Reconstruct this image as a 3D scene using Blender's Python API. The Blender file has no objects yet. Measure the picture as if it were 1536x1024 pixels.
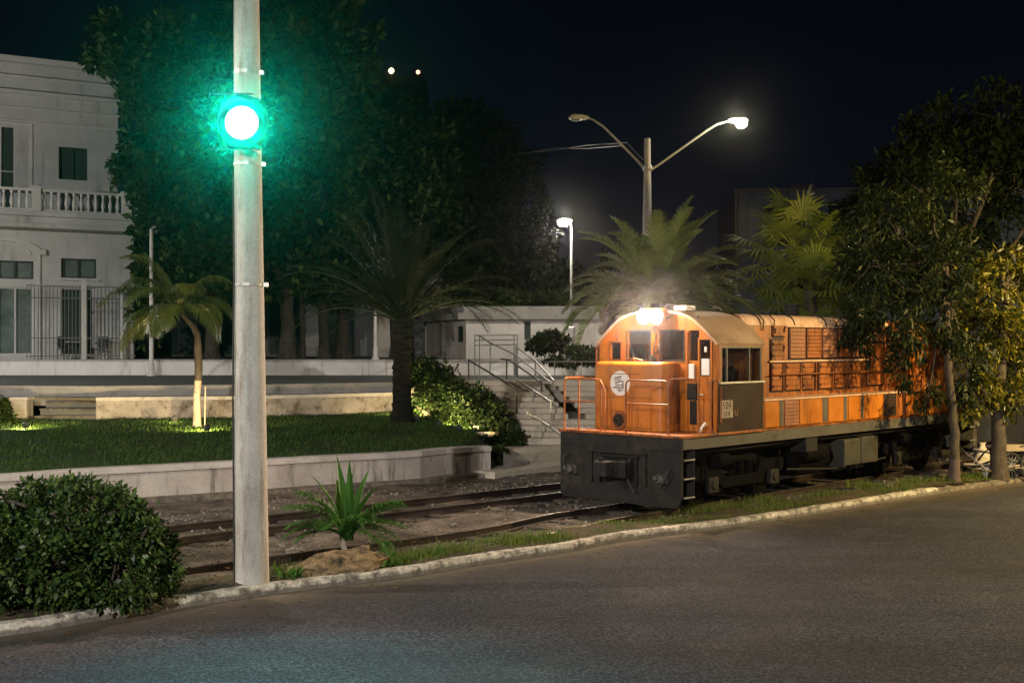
import bpy, math, random
import numpy as np
from mathutils import Vector, Matrix
R = math.radians
PI = math.pi
rnd = random.Random(7)
npr = np.random.RandomState(7)
scene = bpy.context.scene
COL = scene.collection
POWER, SIGNAL, HAZE, ANISO = 1.8, 9500, .0002, .98

# ---------------------------------------------------------------- camera model
F, CX, HY, H = 1822.0, 768.0, 518.0, 3.0      # focal length in photo pixels, centre, horizon row, eye height
def at(px, py, Y):
    return Vector(((px - CX) * Y / F, Y, H + (HY - py) * Y / F))
def gz(px, py, z):
    Y = (H - z) * F / (py - HY)
    return Vector(((px - CX) * Y / F, Y, z))

# ---------------------------------------------------------------- mesh builder
class MB:
    def __init__(s):
        s.v = []; s.f = []; s.m = []; s.mi = 0
    def add(s, vs, fs):
        b = len(s.v)
        s.v.extend([tuple(p) for p in vs])
        for f in fs:
            s.f.append(tuple(i + b for i in f)); s.m.append(s.mi)
        return s
    def box(s, x0, x1, y0, y1, z0, z1):
        if x0 > x1: x0, x1 = x1, x0
        if y0 > y1: y0, y1 = y1, y0
        if z0 > z1: z0, z1 = z1, z0
        vs = [(x0,y0,z0),(x1,y0,z0),(x1,y1,z0),(x0,y1,z0),(x0,y0,z1),(x1,y0,z1),(x1,y1,z1),(x0,y1,z1)]
        return s.add(vs, [(3,2,1,0),(4,5,6,7),(0,1,5,4),(1,2,6,5),(2,3,7,6),(3,0,4,7)])
    def obox(s, c, size, rz=0, rx=0, ry=0):
        M = Matrix.Translation(Vector(c)) @ Matrix.Rotation(rz,4,'Z') @ Matrix.Rotation(ry,4,'Y') @ Matrix.Rotation(rx,4,'X')
        a,b,d = size[0]/2,size[1]/2,size[2]/2
        vs = [M @ Vector(p) for p in ((-a,-b,-d),(a,-b,-d),(a,b,-d),(-a,b,-d),(-a,-b,d),(a,-b,d),(a,b,d),(-a,b,d))]
        return s.add(vs, [(3,2,1,0),(4,5,6,7),(0,1,5,4),(1,2,6,5),(2,3,7,6),(3,0,4,7)])
    def prism(s, poly, axis, a, b):
        """polygon (2D) extruded along axis 0/1/2 from a to b"""
        n = len(poly)
        def P(p, t):
            if axis == 0: return (t, p[0], p[1])
            if axis == 1: return (p[0], t, p[1])
            return (p[0], p[1], t)
        vs = [P(p, a) for p in poly] + [P(p, b) for p in poly]
        fs = [tuple(range(n))[::-1], tuple(range(n, 2*n))]
        for i in range(n):
            j = (i+1) % n
            fs.append((i, j, n+j, n+i))
        return s.add(vs, fs)
    def tube(s, pts, r, n=8, cap=True, closed=False):
        pts = [Vector(p) for p in pts]
        rs = r if isinstance(r, (list, tuple)) else [r]*len(pts)
        vs = []; fs = []; ref = None
        for i, p in enumerate(pts):
            if closed: t = pts[(i+1)%len(pts)] - pts[i-1]
            elif i == 0: t = pts[1]-pts[0]
            elif i == len(pts)-1: t = pts[-1]-pts[-2]
            else: t = (pts[i+1]-pts[i]).normalized() + (pts[i]-pts[i-1]).normalized()
            t.normalize()
            if ref is None:
                ref = Vector((0,0,1)) if abs(t.z) < .9 else Vector((1,0,0))
            a = t.cross(ref); 
            if a.length < 1e-5: a = t.cross(Vector((0,1,0)))
            a.normalize(); b = a.cross(t).normalized(); ref = b
            for k in range(n):
                th = 2*PI*k/n
                vs.append(p + (a*math.cos(th) + b*math.sin(th))*rs[i])
        m = len(pts)
        for i in range(m if closed else m-1):
            for k in range(n):
                a0 = i*n+k; a1 = i*n+(k+1)%n; b0 = ((i+1)%m)*n+k; b1 = ((i+1)%m)*n+(k+1)%n
                fs.append((a0,a1,b1,b0))
        if cap and not closed:
            fs.append(tuple(range(n))[::-1]); fs.append(tuple(range((m-1)*n, m*n)))
        return s.add(vs, fs)
    def lathe(s, prof, c=(0,0,0), n=16, axis=2):
        vs = []; fs = []
        for (r, z) in prof:
            for k in range(n):
                th = 2*PI*k/n
                a, b = r*math.cos(th), r*math.sin(th)
                p = (a, b, z) if axis == 2 else ((z, a, b) if axis == 0 else (a, z, b))
                vs.append((p[0]+c[0], p[1]+c[1], p[2]+c[2]))
        m = len(prof)
        for i in range(m-1):
            for k in range(n):
                fs.append((i*n+k, i*n+(k+1)%n, (i+1)*n+(k+1)%n, (i+1)*n+k))
        fs.append(tuple(range(n))[::-1]); fs.append(tuple(range((m-1)*n, m*n)))
        return s.add(vs, fs)
    def quad(s, a, b, c, d):
        return s.add([a,b,c,d], [(0,1,2,3)])
    def build(s, name, mat, parent=None, smooth=False, bevel=0, loc=None, rotz=0):
        me = bpy.data.meshes.new(name)
        me.from_pydata(s.v, [], s.f)
        mats = mat if isinstance(mat, (list, tuple)) else [mat]
        for m_ in mats: me.materials.append(m_)
        if len(mats) > 1: me.polygons.foreach_set('material_index', s.m)
        me.update()
        import bmesh
        bm = bmesh.new(); bm.from_mesh(me)
        bmesh.ops.recalc_face_normals(bm, faces=bm.faces)
        bm.to_mesh(me); bm.free()
        if smooth:
            me.polygons.foreach_set('use_smooth', [True]*len(me.polygons))
            try: me.set_sharp_from_angle(angle=R(38))
            except Exception: pass
        o = bpy.data.objects.new(name, me); COL.objects.link(o)
        if parent: o.parent = parent
        if loc is not None: o.location = loc
        o.rotation_euler.z = rotz
        if bevel:
            md = o.modifiers.new('bevel', 'BEVEL'); md.width = bevel; md.segments = 2; md.limit_method = 'ANGLE'; md.angle_limit = R(35)
            md.harden_normals = False
        return o

def tag(o, label=None, cat=None, group=None, kind=None):
    if label: o['label'] = label
    if cat: o['category'] = cat
    if group: o['group'] = group
    if kind: o['kind'] = kind
    return o
def thing(name, label, cat, loc=(0,0,0), rotz=0, group=None):
    o = bpy.data.objects.new(name, None); COL.objects.link(o)
    o.empty_display_size = .2
    o.location = loc; o.rotation_euler.z = rotz
    return tag(o, label, cat, group)
def copy_tree(o, parent=None):
    c = o.copy(); COL.objects.link(c)
    if parent: c.parent = parent
    for ch in list(o.children): copy_tree(ch, c)
    return c

# ---------------------------------------------------------------- materials
def new_mat(name):
    m = bpy.data.materials.new(name); m.use_nodes = True
    nt = m.node_tree
    b = nt.nodes['Principled BSDF']
    return m, nt, b
def L(nt, a, b): nt.links.new(a, b)
def N(nt, t, **kw):
    n = nt.nodes.new(t)
    for k, v in kw.items():
        if k in ('inputs',):
            for i, val in v.items(): n.inputs[i].default_value = val
        else: setattr(n, k, v)
    return n
def rgba(c): return (c[0], c[1], c[2], 1)
def surf(name, c1, c2=None, c3=None, scale=3., fine=40., rough=.7, rvar=.15, bump=.15, bscale=None, metal=0., spec=.5,
         stain=.5, streak=False, coords='Object', speckle=0):
    """two tone noise + third colour stains + bump"""
    m, nt, b = new_mat(name)
    c2 = c2 or [x*.75 for x in c1]
    tc = N(nt, 'ShaderNodeTexCoord'); mp = N(nt, 'ShaderNodeMapping')
    L(nt, tc.outputs[coords], mp.inputs[0])
    n1 = N(nt, 'ShaderNodeTexNoise', inputs={'Scale': scale, 'Detail': 8, 'Roughness': .62})
    L(nt, mp.outputs[0], n1.inputs['Vector'])
    r1 = N(nt, 'ShaderNodeValToRGB'); r1.color_ramp.elements[0].position = .35; r1.color_ramp.elements[1].position = .65
    r1.color_ramp.elements[0].color = rgba(c2); r1.color_ramp.elements[1].color = rgba(c1)
    L(nt, n1.outputs[0], r1.inputs[0])
    col = r1.outputs[0]
    n2 = N(nt, 'ShaderNodeTexNoise', inputs={'Scale': fine, 'Detail': 5, 'Roughness': .7})
    L(nt, mp.outputs[0], n2.inputs['Vector'])
    if c3:
        n3 = N(nt, 'ShaderNodeTexNoise', inputs={'Scale': scale*1.7, 'Detail': 9, 'Roughness': .72})
        mp3 = N(nt, 'ShaderNodeMapping'); L(nt, tc.outputs[coords], mp3.inputs[0])
        mp3.inputs['Location'].default_value = (3.1, 7.7, 1.3)
        if streak: mp3.inputs['Scale'].default_value = (2.2, 2.2, .28)
        L(nt, mp3.outputs[0], n3.inputs['Vector'])
        r3 = N(nt, 'ShaderNodeValToRGB'); r3.color_ramp.elements[0].position = 1-stain-.06; r3.color_ramp.elements[1].position = 1-stain+.1
        L(nt, n3.outputs[0], r3.inputs[0])
        mx = N(nt, 'ShaderNodeMix', data_type='RGBA'); L(nt, r3.outputs[0], mx.inputs[0]); L(nt, col, mx.inputs[6]); mx.inputs[7].default_value = rgba(c3)
        col = mx.outputs[2]
    if speckle:
        r4 = N(nt, 'ShaderNodeMapRange', inputs={1: .3, 2: .7, 3: 1-speckle, 4: 1+speckle}); L(nt, n2.outputs[0], r4.inputs[0])
        vm = N(nt, 'ShaderNodeVectorMath', operation='SCALE'); L(nt, col, vm.inputs[0]); L(nt, r4.outputs[0], vm.inputs['Scale'])
        col = vm.outputs[0]
    L(nt, col, b.inputs['Base Color'])
    mr = N(nt, 'ShaderNodeMapRange', inputs={1: .3, 2: .7, 3: max(.03, rough-rvar), 4: min(1, rough+rvar)})
    L(nt, n1.outputs[0], mr.inputs[0]); L(nt, mr.outputs[0], b.inputs['Roughness'])
    b.inputs['Metallic'].default_value = metal
    b.inputs['Specular IOR Level'].default_value = spec
    if bump:
        bp = N(nt, 'ShaderNodeBump', inputs={'Strength': bump, 'Distance': .02})
        L(nt, n2.outputs[0], bp.inputs['Height']); L(nt, bp.outputs[0], b.inputs['Normal'])
    return m
def glow(name, col, strength):
    m = bpy.data.materials.new(name); m.use_nodes = True
    nt = m.node_tree; nt.nodes.clear()
    e = N(nt, 'ShaderNodeEmission', inputs={0: rgba(col), 1: strength}); o = N(nt, 'ShaderNodeOutputMaterial')
    L(nt, e.outputs[0], o.inputs[0])
    return m
def leafmat(name, c1, c2, rough=.4, trans=.25, spec=.5):
    m, nt, b = new_mat(name)
    at_ = N(nt, 'ShaderNodeAttribute', attribute_name='tint')
    r = N(nt, 'ShaderNodeValToRGB'); r.color_ramp.elements[0].color = rgba(c1); r.color_ramp.elements[1].color = rgba(c2)
    L(nt, at_.outputs['Fac'], r.inputs[0]); L(nt, r.outputs[0], b.inputs['Base Color'])
    b.inputs['Roughness'].default_value = rough; b.inputs['Specular IOR Level'].default_value = spec
    tr = N(nt, 'ShaderNodeBsdfTranslucent'); L(nt, r.outputs[0], tr.inputs[0])
    mx = N(nt, 'ShaderNodeMixShader', inputs={0: trans}); L(nt, b.outputs[0], mx.inputs[1]); L(nt, tr.outputs[0], mx.inputs[2])
    L(nt, mx.outputs[0], nt.nodes['Material Output'].inputs[0])
    return m

M = {}
M['asphalt'] = surf('asphalt', (.035,.037,.048), (.0235,.025,.034), (.044,.0445,.050), scale=.5, fine=30, rough=.88, bump=.9, speckle=1.3, stain=.44, spec=.2)
M['kerb'] = surf('kerb_paint', (.64,.60,.52), (.44,.41,.35), (.12,.11,.09), scale=3.5, fine=22, rough=.88, bump=1., stain=.49, speckle=.4)
M['kerb_raw'] = surf('kerb_concrete', (.22,.19,.15), (.14,.12,.1), (.06,.055,.045), scale=3, fine=30, rough=.9, bump=.8, stain=.5, speckle=.3)
M['soil'] = surf('soil', (.105,.082,.06), (.06,.048,.036), (.05,.06,.03), scale=1.1, fine=24, rough=.95, bump=1., stain=.45, speckle=.45, spec=.1)
M['ballast'] = surf('ballast', (.20,.17,.14), (.115,.098,.08), (.06,.052,.042), scale=.9, fine=15, rough=.95, bump=1., stain=.5, speckle=.55, spec=.15)
M['stone'] = surf('gravel_stone', (.28,.25,.21), (.12,.105,.09), scale=5, fine=30, rough=.9, bump=.5, spec=.2)
M['whitewall'] = surf('worn_white_wall', (.44,.41,.38), (.32,.295,.27), (.12,.10,.08), scale=1.2, fine=18, rough=.9, bump=.25, stain=.42, streak=True, speckle=.12)
M['wallstained'] = surf('stained_terrace_plaster', (.36,.325,.29), (.24,.21,.185), (.085,.068,.052), scale=1.4, fine=16, rough=.92, bump=.3, stain=.46, streak=False, speckle=.15)
M['wallbright'] = surf('bright_white_wall', (.80,.76,.73), (.70,.66,.62), (.42,.38,.34), scale=.8, fine=16, rough=.9, bump=.2, stain=.4, streak=True, speckle=.08)
M['blockgrey'] = surf('weathered_block_wall', (.34,.42,.62), (.27,.34,.5), (.16,.2,.3), scale=.4, fine=10, rough=.9, bump=.15, stain=.42, streak=True)
M['coping'] = surf('wall_coping', (.5,.47,.44), (.38,.36,.33), (.2,.18,.15), scale=1.6, fine=24, rough=.9, bump=.3, stain=.38, speckle=.15)
M['plaster'] = surf('house_plaster', (.62,.62,.60), (.50,.50,.48), (.30,.29,.27), scale=.6, fine=14, rough=.88, bump=.15, stain=.40, streak=True, speckle=.06)
M['villa'] = surf('villa_plaster', (.78,.74,.72), (.66,.62,.59), (.46,.42,.38), scale=.5, fine=14, rough=.88, bump=.12, stain=.38, streak=True, speckle=.06)
M['villa_side'] = surf('villa_beige_plaster', (.60,.54,.46), (.48,.43,.37), (.33,.29,.25), scale=.5, fine=14, rough=.88, bump=.12, stain=.38, streak=True)
M['trimwhite'] = surf('white_paint', (.68,.67,.64), (.58,.57,.54), scale=3, fine=30, rough=.6, bump=.08)
M['concrete'] = surf('concrete', (.38,.37,.35), (.29,.28,.26), (.18,.17,.15), scale=1.5, fine=35, rough=.88, bump=.35, stain=.4, speckle=.15)
M['polecon'] = surf('pole_concrete', (.43,.42,.39), (.31,.30,.275), (.19,.165,.13), scale=1.3, fine=30, rough=.85, bump=.35, stain=.44, streak=True, speckle=.16)
M['floor'] = surf('plaza_floor', (.13,.135,.125), (.085,.09,.082), (.05,.05,.045), scale=.6, fine=12, rough=.8, bump=.2, stain=.4)
M['stepstone'] = surf('step_concrete', (.58,.52,.42), (.46,.41,.33), (.22,.19,.15), scale=1.2, fine=20, rough=.88, bump=.3, stain=.4, speckle=.15)
M['lawn'] = surf('lawn_soil', (.030,.058,.016), (.018,.036,.010), (.055,.055,.025), scale=.7, fine=30, rough=.9, bump=.6, stain=.36, speckle=.3, spec=.1)
M['rust'] = surf('rusty_rail', (.035,.022,.017), (.018,.013,.011), scale=5, fine=50, rough=.6, bump=.3, metal=.4)
M['railtop'] = surf('rail_head', (.28,.24,.2), (.16,.12,.09), scale=4, fine=40, rough=.42, bump=.1, metal=.8)
M['sleeper'] = surf('old_sleeper', (.07,.055,.042), (.04,.032,.026), scale=3, fine=30, rough=.95, bump=.8)
M['orange'] = surf('orange_paint', (.48,.155,.009), (.34,.098,.007), (.10,.036,.011), scale=1.6, fine=30, rough=.45, rvar=.12, bump=.10, spec=.35, stain=.42, streak=True, speckle=.07)
M['orange_old'] = surf('faded_orange_paint', (.36,.106,.016), (.19,.054,.012), (.045,.02,.011), scale=2.6, fine=30, rough=.5, bump=.15, spec=.35, stain=.46, streak=True, speckle=.10)
M['orange_red'] = surf('red_oxide_paint', (.30,.12,.055), (.21,.08,.038), (.08,.032,.018), scale=3, fine=30, rough=.62, bump=.15, stain=.4, streak=True)
M['brownpanel'] = surf('sooty_brown_panel', (.036,.020,.013), (.026,.015,.011), (.018,.013,.010), scale=2, fine=26, rough=.75, spec=.2, bump=.15, stain=.44, streak=True)
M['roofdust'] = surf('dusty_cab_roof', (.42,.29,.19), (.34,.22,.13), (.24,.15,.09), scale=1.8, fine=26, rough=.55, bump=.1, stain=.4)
M['rooftop'] = surf('hood_roof_sheen', (.68,.48,.34), (.55,.34,.22), (.3,.18,.12), scale=2.2, fine=26, rough=.3, bump=.1, stain=.38)  # lighter colour carries the lamp sheen of the hood roof
M['black'] = surf('sooty_black', (.019,.0175,.0165), (.009,.0088,.0085), (.040,.031,.020), scale=2.2, fine=26, rough=.75, bump=.3, stain=.42, speckle=.2, spec=.25)
M['undergear'] = surf('oily_undergear', (.005,.0047,.0045), (.0025,.0025,.0025), (.013,.010,.007), scale=4, fine=26, rough=.9, bump=.3, stain=.40, speckle=.2, spec=.05)
M['handrail'] = surf('worn_orange_tube', (.34,.105,.02), (.2,.06,.016), (.06,.028,.015), scale=5, fine=40, rough=.45, bump=.1, spec=.4, stain=.45)
M['bluegrey'] = surf('dull_blue_wall', (.062,.066,.082), (.045,.048,.06), (.03,.03,.033), scale=.7, fine=12, rough=.9, bump=.2, stain=.4, streak=True)
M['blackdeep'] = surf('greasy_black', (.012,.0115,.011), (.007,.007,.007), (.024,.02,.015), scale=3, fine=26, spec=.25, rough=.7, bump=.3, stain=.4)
M['greybeam'] = surf('grimy_grey_beam', (.085,.078,.065), (.05,.047,.04), (.035,.029,.022), scale=2.4, fine=26, rough=.7, bump=.2, stain=.42, streak=False)
M['steel'] = surf('galvanised_steel', (.42,.42,.40), (.32,.32,.3), scale=4, fine=30, rough=.45, bump=.08, metal=.5)
M['darkmetal'] = surf('dark_painted_metal', (.06,.062,.06), (.04,.042,.04), scale=4, fine=30, rough=.5, bump=.08)
M['bars'] = surf('window_bars', (.2,.21,.2), (.14,.15,.14), scale=4, fine=30, rough=.6, bump=.05)
M['rubber'] = surf('rubber', (.03,.03,.03), (.02,.02,.02), scale=5, fine=40, rough=.8, bump=.1)
M['greendark'] = surf('dark_green_shutter', (.03,.06,.05), (.02,.04,.034), scale=4, fine=30, rough=.6, bump=.08)
M['curtain'] = surf('pale_curtain', (.17,.22,.2), (.09,.12,.11), scale=2, fine=9, rough=.9, bump=.1)
M['white'] = surf('white_enamel', (.72,.70,.66), (.62,.6,.56), scale=6, fine=40, rough=.5, bump=.05, speckle=.05)
M['ink'] = surf('dark_ink', (.07,.04,.035), (.05,.03,.028), scale=6, fine=40, rough=.7, bump=.0)
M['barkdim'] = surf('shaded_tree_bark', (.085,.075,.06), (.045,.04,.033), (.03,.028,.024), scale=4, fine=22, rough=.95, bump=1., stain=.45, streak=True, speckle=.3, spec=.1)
M['bark'] = surf('bark', (.095,.075,.055), (.05,.042,.033), (.03,.027,.022), scale=4, fine=22, rough=.95, bump=1., stain=.45, streak=True, speckle=.3, spec=.2)
M['barkpale'] = surf('pale_palm_bark', (.42,.36,.29), (.27,.22,.17), (.16,.13,.1), scale=4, fine=22, rough=.9, bump=.8, stain=.4, spec=.2)
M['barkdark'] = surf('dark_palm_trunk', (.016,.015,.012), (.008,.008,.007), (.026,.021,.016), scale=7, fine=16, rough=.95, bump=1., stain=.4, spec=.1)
M['paintedbark'] = surf('limed_bark', (.12,.085,.07), (.07,.052,.045), scale=4, fine=22, rough=.95, bump=.8)
M['rock'] = surf('ochre_rock', (.27,.19,.10), (.15,.11,.065), (.05,.04,.028), scale=4, fine=11, rough=.95, bump=1., stain=.47, speckle=.45, spec=.15)
M['leafbush'] = leafmat('bush_leaf', (.014,.038,.008), (.085,.14,.026), rough=.45, trans=.15, spec=.35)
M['leafhedge'] = leafmat('hedge_leaf', (.012,.030,.007), (.05,.075,.018), rough=.55, trans=.3, spec=.2)
M['leaftree'] = leafmat('tree_leaf', (.008,.022,.007), (.075,.12,.03), rough=.6, trans=.25, spec=.15)
M['leafmango'] = leafmat('drooping_leaf', (.006,.014,.004), (.032,.044,.008), rough=.5, trans=.25, spec=.2)
M['leafdark'] = leafmat('dark_crown_leaf', (.005,.012,.004), (.014,.024,.006), rough=.7, trans=.2, spec=.1)
M['leaflit'] = leafmat('yellow_lit_leaf', (.02,.035,.005), (.30,.26,.025), rough=.4, trans=.4)  # yellow lamp light is painted into this leaf colour
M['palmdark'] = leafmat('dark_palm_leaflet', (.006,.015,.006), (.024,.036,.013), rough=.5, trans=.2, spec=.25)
M['palm'] = leafmat('palm_leaflet', (.022,.05,.010), (.10,.12,.025), rough=.4, trans=.22)
M['palmgrey'] = leafmat('date_palm_leaflet', (.045,.09,.018), (.20,.24,.06), rough=.5, trans=.2)
M['fan'] = leafmat('fan_leaf', (.07,.12,.015), (.20,.21,.04), rough=.6, trans=.3, spec=.15)
M['strap'] = leafmat('strap_leaf', (.025,.085,.014), (.085,.2,.03), rough=.55, trans=.3, spec=.2)
M['grass'] = leafmat('grass_blade', (.02,.055,.010), (.08,.13,.025), rough=.55, trans=.3, spec=.2)
M['drygrass'] = leafmat('verge_blade', (.04,.11,.012), (.22,.23,.05), rough=.6, trans=.3, spec=.2)
M['ugreen'] = glow('green_lens_light', (.35, 1., .82), 60)
M['headbulb'] = glow('headlight_glow', (1., .80, .60), 60)
M['streetlens'] = glow('street_lens_glow', (1., .88, .66), 60)
M['farlamp'] = glow('far_lamp_glow', (1., .62, .3), 12)
M['farlampred'] = glow('far_red_lamp_glow', (1., .35, .14), 7)
M['spotlens'] = glow('spotlight_glass_glow', (1., .86, .58), 30)
def glass():
    m, nt, b = new_mat('dark_glass')
    b.inputs['Base Color'].default_value = (.02,.03,.028,1); b.inputs['Roughness'].default_value = .08
    b.inputs['Specular IOR Level'].default_value = .6
    return m
M['glass'] = glass()
def clearglass():
    m, nt, b = new_mat('cab_glass')
    b.inputs['Base Color'].default_value = (.6,.65,.62,1); b.inputs['Roughness'].default_value = .05
    tr = N(nt, 'ShaderNodeBsdfTransparent', inputs={0: (.6,.64,.6,1)})
    mx = N(nt, 'ShaderNodeMixShader', inputs={0: .85}); gl = N(nt, 'ShaderNodeBsdfGlossy', inputs={0: (.9,.9,.9,1), 1: .06})
    L(nt, gl.outputs[0], mx.inputs[1]); L(nt, tr.outputs[0], mx.inputs[2]); L(nt, mx.outputs[0], nt.nodes['Material Output'].inputs[0])
    return m
M['cabglass'] = clearglass()

# ---------------------------------------------------------------- foliage (numpy)
def mesh_np(name, V, Fq, mat, parent=None, tint=None, loc=None):
    """V (n,3), Fq (m,k) with k = 3 or 4"""
    me = bpy.data.meshes.new(name)
    k = Fq.shape[1]
    me.vertices.add(len(V)); me.vertices.foreach_set('co', V.astype(np.float32).ravel())
    me.loops.add(Fq.size); me.loops.foreach_set('vertex_index', Fq.astype(np.int32).ravel())
    me.polygons.add(len(Fq)); me.polygons.foreach_set('loop_start', np.arange(0, Fq.size, k, dtype=np.int32))
    me.materials.append(mat)
    if tint is not None:
        a = me.attributes.new('tint', 'FLOAT', 'FACE'); a.data.foreach_set('value', tint.astype(np.float32))
    me.update(calc_edges=True)
    o = bpy.data.objects.new(name, me); COL.objects.link(o)
    if parent: o.parent = parent
    if loc is not None: o.location = loc
    return o
def unit(a): return a / np.maximum(np.linalg.norm(a, axis=1, keepdims=True), 1e-6)
def leaf_arrays(C, size, aspect=.45, droop=0., outward=None, rs=npr):
    """folded-diamond leaves (2 tris each... kept as 2 quads) at points C"""
    n = len(C)
    d = unit(rs.randn(n, 3) + (outward*1.0 if outward is not None else 0) + np.array([0,0,-droop])*1.)
    up = unit(rs.randn(n, 3)*.7 + np.array([0,0,1.]))
    s = unit(np.cross(d, up)); nrm = np.cross(s, d)
    Ls = (size*(.45+1.1*rs.rand(n)**1.3))[:, None]; W = Ls*aspect*.5
    p0 = C; p3 = C + d*Ls - nrm*Ls*.12
    pm = C + d*Ls*.5
    pl = pm + s*W + nrm*W*.35; pr = pm - s*W + nrm*W*.35
    V = np.stack([p0, pl, p3, pr], 1).reshape(-1, 3)
    Fq = np.arange(4*n).reshape(n, 4)
    return V, Fq
def crown_points(ells, n, sub=10, subr=.38, rs=npr, shell=.55):
    """points in clumps spread over several ellipsoids [(cx,cy,cz,rx,ry,rz)]"""
    ells = np.array(ells, float); w = (ells[:,3]*ells[:,4]*ells[:,5])**(2/3.); w /= w.sum()
    out = []; dirs = []
    for e, ww in zip(ells, w):
        k = max(3, int(sub))
        u = unit(rs.randn(k, 3)); rr = (shell + (1-shell)*rs.rand(k))[:, None]
        cs = e[:3] + u*rr*e[3:6]*.85
        m = max(10, int(n*ww))
        idx = rs.randint(0, k, m)
        v = unit(rs.randn(m, 3)); q = rs.rand(m, 1)**(1/2.2)
        P = cs[idx] + v*q*subr*e[3:6]*(.7+.6*rs.rand(k)[idx][:, None])
        out.append(P); dirs.append(unit((P-e[:3])/e[3:6]))
    return np.concatenate(out), np.concatenate(dirs)
def foliage(name, ells, n, size, mat, parent, sub=10, subr=.38, aspect=.45, droop=0., shell=.55, rs=None, origin=(0,0,0), clip=None):
    rs = rs or npr
    P, D = crown_points(ells, n, sub, subr, rs, shell)
    if clip: 
        k = clip(P); P = P[k]; D = D[k]
    V, Fq = leaf_arrays(P, size, aspect, droop, D, rs)
    V = V - np.array(origin)
    t = np.clip(rs.rand(len(Fq))**1.5, 0, 1)
    return mesh_np(name, V, Fq, mat, parent, t)

def frond_arrays(base, az, elev, length, droop, leaflet, nl, width=.03, rs=npr, twist=.6, lift=.3, hang=.4, start=.15):
    """pinnate frond: rachis as thin strip + narrow leaflets; returns V, F(quads), rachis pts"""
    p = np.array(base, float); d = np.array([math.cos(elev)*math.cos(az), math.cos(elev)*math.sin(az), math.sin(elev)])
    step = length/nl; pts = [p.copy()]; ds = [d.copy()]
    for i in range(nl):
        t = i/nl
        d = d + np.array([0,0,-1.])*droop*step*(.35+1.5*t); d /= np.linalg.norm(d)
        p = p + d*step; pts.append(p.copy()); ds.append(d.copy())
    V = []; Fq = []
    for i in range(int(nl*start), nl+1):
        t = i/nl
        d = ds[i]; side = np.cross(d, [0,0,1.]); side /= max(np.linalg.norm(side), 1e-5); upv = np.cross(side, d)
        ll = leaflet*(math.sin(PI*min(1, .12+.86*t))**.6)*(.85+.3*rs.rand())
        for sgn in (-1, 1):
            ld = side*sgn*math.cos(twist) + d*math.sin(twist) + upv*lift*(.6+.8*rs.rand()); ld /= np.linalg.norm(ld)
            b0 = pts[i]; mid = b0 + ld*ll*.5
            ld2 = ld + np.array([0,0,-hang*(.5+rs.rand())]); ld2 /= np.linalg.norm(ld2)
            tip = mid + ld2*ll*.5
            w = np.cross(ld, upv); w = w/max(np.linalg.norm(w),1e-5)*width*.5
            k = len(V)
            V += [b0-w*.5, b0+w*.5, mid+w, mid-w, tip]
            Fq += [(k, k+1, k+2, k+3), (k+3, k+2, k+4, k+4)]
    return V, Fq, pts
def frond_obj(name, parent, mat, rmat, base, az, elev, length, droop, leaflet, nl, width=.03, rr=.018, **kw):
    rs = kw.pop('rs', npr)
    V, Fq, pts = frond_arrays(base, az, elev, length, droop, leaflet, nl, width, rs=rs, **kw)
    mb = MB()
    # rachis
    mb.tube([Vector(p) for p in pts[::2]], [max(.3, 1-.8*i/len(pts[::2]))*rr for i in range(len(pts[::2]))], n=5)
    nr = len(mb.f)
    b = len(mb.v); mb.v.extend([tuple(v) for v in V])
    for f in Fq:
        f = tuple(i+b for i in f)
        if f[2] == f[3]: f = f[:3]
        if len(set(f)) >= 3: mb.f.append(tuple(dict.fromkeys(f))); mb.m.append(0)
    me = bpy.data.meshes.new(name); me.from_pydata(mb.v, [], mb.f); me.materials.append(mat)
    a = me.attributes.new('tint', 'FLOAT', 'FACE')
    base_t = rs.rand()*.5
    a.data.foreach_set('value', np.clip(base_t + rs.rand(len(mb.f))*.5, 0, 1).astype(np.float32))
    me.update()
    o = bpy.data.objects.new(name, me); COL.objects.link(o); o.parent = parent
    return o

# ================================================================ GROUND
def polyline_offset(pts, off):
    out = []
    for i, p in enumerate(pts):
        a = pts[max(0, i-1)]; b = pts[min(len(pts)-1, i+1)]
        d = Vector((b[0]-a[0], b[1]-a[1])).normalized()
        n = Vector((-d.y, d.x))     # left of travel direction = away from the road
        out.append(Vector((p[0]+n.x*off, p[1]+n.y*off)))
    return out
def resample(pts, step):
    pts = [Vector((p[0], p[1])) for p in pts]
    # Catmull-Rom
    P = [pts[0]*2-pts[1]] + pts + [pts[-1]*2-pts[-2]]
    dense = []
    for i in range(1, len(P)-2):
        p0, p1, p2, p3 = P[i-1:i+3]
        k = max(2, int((p2-p1).length/.1))
        for j in range(k):
            t = j/k
            dense.append(.5*((2*p1)+(p2-p0)*t+(2*p0-5*p1+4*p2-p3)*t*t+(3*p1-p0-3*p2+p3)*t**3))
    dense.append(pts[-1])
    out = [dense[0]]; acc = 0
    for a, b in zip(dense, dense[1:]):
        acc += (b-a).length
        if acc >= step: out.append(b); acc = 0
    if (out[-1]-dense[-1]).length > .05: out.append(dense[-1])
    return out

ZR = -.13
# foot of the kerb on the road side (read off the photograph)
kpx = [(0,955),(120,935),(283,910),(404,892),(530,876),(620,864),(700,850),(772,839),(850,828),(920,814),(1000,803),(1080,793),(1168,780),(1287,760),(1402,741),(1536,722)]
kpts = [gz(x, y, ZR) for x, y in kpx]
kp = [(-16.5, 4.8), (-10.5, 9.4)] + [(p.x, p.y) for p in kpts] + [(20.5, 34.5), (36, 46), (60, 62)]
kline = resample(kp, .45)
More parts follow.
